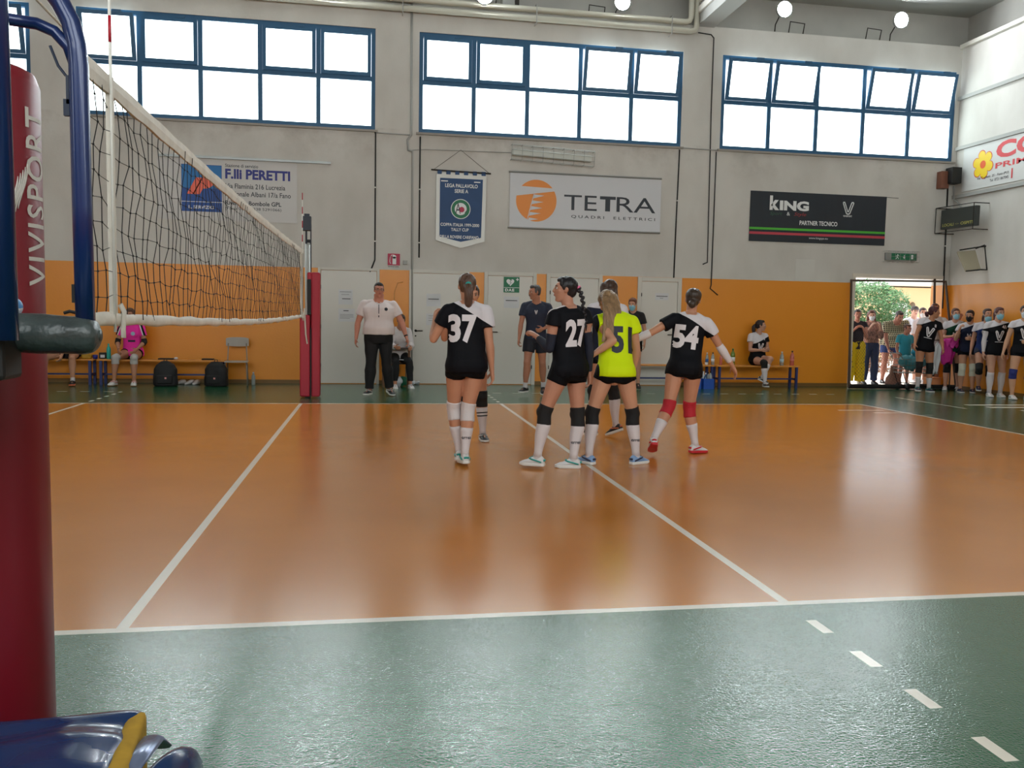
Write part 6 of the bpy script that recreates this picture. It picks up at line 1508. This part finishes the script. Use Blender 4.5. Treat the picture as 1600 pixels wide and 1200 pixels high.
c_trousers(sp, F, o, M_yp, grow=.04, hem=.07, name='wide_trousers')
for sd in 'RL': c_shoe(F, o, M_shoew, M_solew, sd)
sp = dict(H=1.62, head=(-18, 14, 6), armR=[(.1, .4, -1), (-.35, .45, .85)], armL=[(-.1, .4, -1), (.35, .45, .85)], **STAND, hair=('loose', (96, 56, 44), dict(len=.22)), skin=(204, 160, 140))
F, o = bystander(1359, 560, 13.22, 170, sp, 'person in floral top and blue trousers with a white mask, hands at the face')
c_shirt(sp, F, o, mat('floral', (150, 110, 100), .8, var=.6, vscale=18), sleeve=1.7, name='blouse', hem=.56); c_trousers(sp, F, o, mat('trouser_blue', (30, 50, 92), .8), grow=.02, hem=.04); c_mask(F, o, M_maskw)
for sd in 'RL': c_shoe(F, o, M_shoek, M_shoek, sd)
# bending man in a checked shirt
sp = dict(H=1.76, sex='m', stout=1.25, belly=.02, limb=1.1, pelvis=(0, 18, 0), chest=(0, 44, 6), head=(0, 26, 0), armR=[(.10, .30, -1), (-.35, -.10, -1)], armL=[(-.10, .30, -1), (.40, -.10, -1)], legR=[(.06, .10, -1), (.03, -.14, -1), -12], legL=[(-.08, .10, -1), (-.05, -.14, -1), 12], hair=('short', (66, 58, 54)), skin=(180, 124, 104))
F, o = bystander(1390, 560, 13.5, 172, sp, 'person in checked shirt and blue shorts leaning forward in the doorway')
M_ck = mat('checked', (150, 146, 118), .8); nt = M_ck.node_tree; ck = nt.nodes.new('ShaderNodeTexBrick'); ck.offset = 0; ck.inputs['Scale'].default_value = 12; ck.inputs['Brick Width'].default_value = .5; ck.inputs['Row Height'].default_value = .5; ck.inputs['Mortar Size'].default_value = .08
ck.inputs['Color1'].default_value = (*lin((66, 60, 50)), 1); ck.inputs['Color2'].default_value = (*lin((58, 54, 46)), 1); ck.inputs['Mortar'].default_value = (*lin((186, 180, 148)), 1)
tc_ = nt.nodes.new('ShaderNodeTexCoord'); sp_ = nt.nodes.new('ShaderNodeSeparateXYZ'); cb_ = nt.nodes.new('ShaderNodeCombineXYZ'); nt.links.new(tc_.outputs['Object'], sp_.inputs[0]); nt.links.new(sp_.outputs[0], cb_.inputs[0]); nt.links.new(sp_.outputs[2], cb_.inputs[1]); nt.links.new(cb_.outputs[0], ck.inputs['Vector']); nt.links.new(ck.outputs['Color'], nt.nodes['Principled BSDF'].inputs['Base Color'])
c_shirt(sp, F, o, M_ck, sleeve=.7, sg=.016, sg1=.03, name='checked_shirt', hem=.48); c_shorts(sp, F, o, mat('short_blue', (42, 62, 116), .8), leg=.55, lg=.03)
for sd in 'RL': c_shoe(F, o, M_shoek, M_shoek, sd)
# boy in turquoise
sp = dict(H=1.30, sex='m', child=True, bighead=1.18, head=(10, 8, 0), armR=[(.25, .0, -1), (.0, .3, -1)], armL=[(-.25, .05, -1), (.10, .5, -1)], **STAND, hair=('short', (84, 60, 50)), skin=(178, 124, 104))
F, o = bystander(1413, 560, 12.95, 182, sp, 'small person in turquoise T-shirt standing behind the wire cart')
c_shirt(sp, F, o, mat('turquoise', (44, 150, 172), .8), sleeve=.6, sg=.012, sg1=.024, name='t_shirt'); c_shorts(sp, F, o, mat('short_brown', (110, 80, 66), .8), leg=.55, lg=.02)
for sd in 'RL': c_shoe(F, o, M_shoew, M_solew, sd)
# cap and shoulder strap
sp = dict(H=1.74, sex='m', head=(-14, 4, 0), **STAND, armR=DN(1), armL=DN(-1), hair=('short', (60, 50, 46)), skin=(206, 160, 140))
F, o = bystander(1424, 560, 14.1, 178, sp, 'person in white polo with a dark cap and a shoulder strap')
sh = c_shirt(sp, F, o, mat('polo_pale', (206, 208, 218), .8), sleeve=.6, name='polo_shirt'); c_shorts(sp, F, o, M_shblk, leg=.6, lg=.02)
mb = MB(); mb.ell(HP(F, 0, -.016, .052), (.084 * F.hs, .100 * F.hs, .070 * F.hs), F.Rh.to_matrix(), 16, 9); mb.ell(HP(F, 0, .11, .048), (.060 * F.hs, .050 * F.hs, .008), F.Rh.to_matrix(), 14, 6); mb.build('cap', mat('cap_grey', (90, 84, 86), .8), o, smooth=True)
mb = MB(); mb.add([(-.5, 0, -.56), (-.42, 0, -.5), (.5, 0, .5), (.42, 0, .56)], [(0, 1, 2, 3)]); project(F, o, sh, M_black, 'shoulder_strap', mb, True, F.cen(.70), .26, .34, lift=.008)
for sd in 'RL': c_shoe(F, o, M_shoew, M_solew, sd)
sp = dict(H=1.70, head=(-20, 4, 0), **STAND, armR=DN(1), armL=DN(-1), hair=('pony', (70, 60, 60), {}), skin=(206, 164, 146))
F, o = bystander(1437, 560, 13.6, 176, sp, 'person in pale top with a white mask between the cap wearer and the players')
c_shirt(sp, F, o, mat('top_pale', (204, 204, 214), .8), sleeve=.9, name='t_shirt'); c_shorts(sp, F, o, mat('skirt_khaki', (120, 112, 88), .8), leg=.8, lg=.04, name='skirt'); c_mask(F, o, M_maskw)
for sd in 'RL': c_shoe(F, o, M_shoew, M_solew, sd)
# waving
sp = dict(H=1.76, sex='m', chest=(-14, 0, 0), head=(-30, 0, 0), legR=STAND['legR'], legL=STAND['legL'], armR=DN(1), armL=[(-.45, .35, -.75), (-.25, .25, .95)], curlL=.2, palmL=(0, 1, .2), hair=('short', (78, 48, 40)), skin=(190, 130, 104))
F, o = person(at(1456, 560, 12.32).x, 12.32, 172, sp, 'person in white T-shirt waving a raised hand behind the cart player', GO)
c_shirt(sp, F, o, MATS['top_white'], sleeve=.6, name='t_shirt'); c_shorts(sp, F, o, M_shnavy, leg=.6, lg=.02)
for sd in 'RL': c_shoe(F, o, M_shoek, M_shoek, sd)

# ------------------------------------------------------------------ outside the doorway
mb = MB(); mb.box(2, 40, YW + .38, 60, -.12, 0.0); mb.build('ground_outside', mat('sunlit_paving', (214, 208, 200), .8, var=.06, vscale=2), kind='structure')
mb = MB(); mb.box(9.9, 15.5, YW + .40, YW + 2.3, 2.95, 3.10); mb.build('door_canopy', M_plaster, kind='structure')  # out of view, added to keep the sun off the doorway
M_leaf = mat('leaf', (96, 136, 84), .6, var=.3, vscale=3); M_hedge = mat('hedge_leaf', (158, 118, 86), .7, var=.35, vscale=9)
def leafy(name, c, r, n, size, m, label, cat, trunk=True, boxy=False):
    root = empty(name, (c[0], c[1], 0), label, cat)
    rn = random.Random(11); mb = MB()
    for i in range(n):
        if boxy: p = Vector((rn.uniform(-1, 1) * r[0], rn.uniform(-1, 1) * r[1], rn.uniform(-1, 1) * r[2]))
        else:
            d = Vector((rn.gauss(0, 1), rn.gauss(0, 1), rn.gauss(0, 1))).normalized() * rn.uniform(.55, 1.0) ** .5; p = Vector((d.x * r[0], d.y * r[1], d.z * r[2])) * (1 + .45 * noise.noise(d * 2.2 + Vector((c[0], 0, 0))))
        p.z += c[2]; a = Vector((rn.uniform(-1, 1), rn.uniform(-1, 1), rn.uniform(-1, 1))).normalized(); b = a.orthogonal().normalized(); s = size * rn.uniform(.6, 1.2)
        mb.add([p - a * s, p + b * s * .5, p + a * s, p - b * s * .5], [(0, 1, 2, 3)])
    mb.build('foliage', m, root, kind='stuff')
    if trunk: t = MB(); t.tube([(0, 0, 0), (.05, 0, c[2] * .5), (0, .05, c[2])], [.12, .1, .06], 8); t.build('trunk', mat('bark', (90, 74, 60), .9), root, smooth=True)
a = at(1366, 478, 19.5); leafy('bush_tree', (a.x - .1, 19.5, a.z), (1.0, .9, .75), 9000, .05, M_leaf, 'round green tree beyond the hedge outside the doorway', 'tree')
a = at(1395, 522, 17.5); leafy('hedge', (a.x, 17.5, .62), (2.6, .35, .62), 9000, .045, M_hedge, 'trimmed tan hedge outside the doorway', 'hedge', False, True)
# house with a porch
hx0 = at(1398, 470, 25.5).x; hx1 = at(1500, 470, 25.5).x
r_ = empty('house', ((hx0 + hx1) / 2, 26, 0), 'cream house with a brown shuttered door seen through the doorway', 'house'); cx = (hx0 + hx1) / 2
mb = MB(); mb.box(hx0 - cx, hx1 + 4 - cx, 0, 4, 0, 2.75); mb.build('wall', mat('house_cream', (232, 196, 150), .8), r_)
mb = MB(); mb.box(hx0 - .8 - cx, hx1 + 4 - cx, -1.0, 4.2, 2.80, 3.7); mb.build('roof', mat('house_white', (226, 224, 218), .7), r_)
d0, d1 = at(1402, 470, 25.9).x - cx, at(1417, 470, 25.9).x - cx; mb = MB(); mb.box(d0 - .14, d1 + .10, -.04, 0, 0, 2.15); mb.build('door_frame', MATS['house_white'], r_)
mb = MB(); mb.box(d0, d1, -.07, -.04, 0, 1.95)
for k in range(12): mb.box(d0 + .03, d1 - .03, -.085, -.07, .1 + k * .15, .19 + k * .15)
mb.build('shutter', mat('shutter_brown', (110, 82, 84), .7), r_)
p = at(1441, 478, 25.3); mb = MB(); mb.ell((p.x - cx, -.12, p.z), (.10, .10, .16)); mb.build('wall_lantern', mat('lantern_brown', (110, 90, 70), .6), r_)
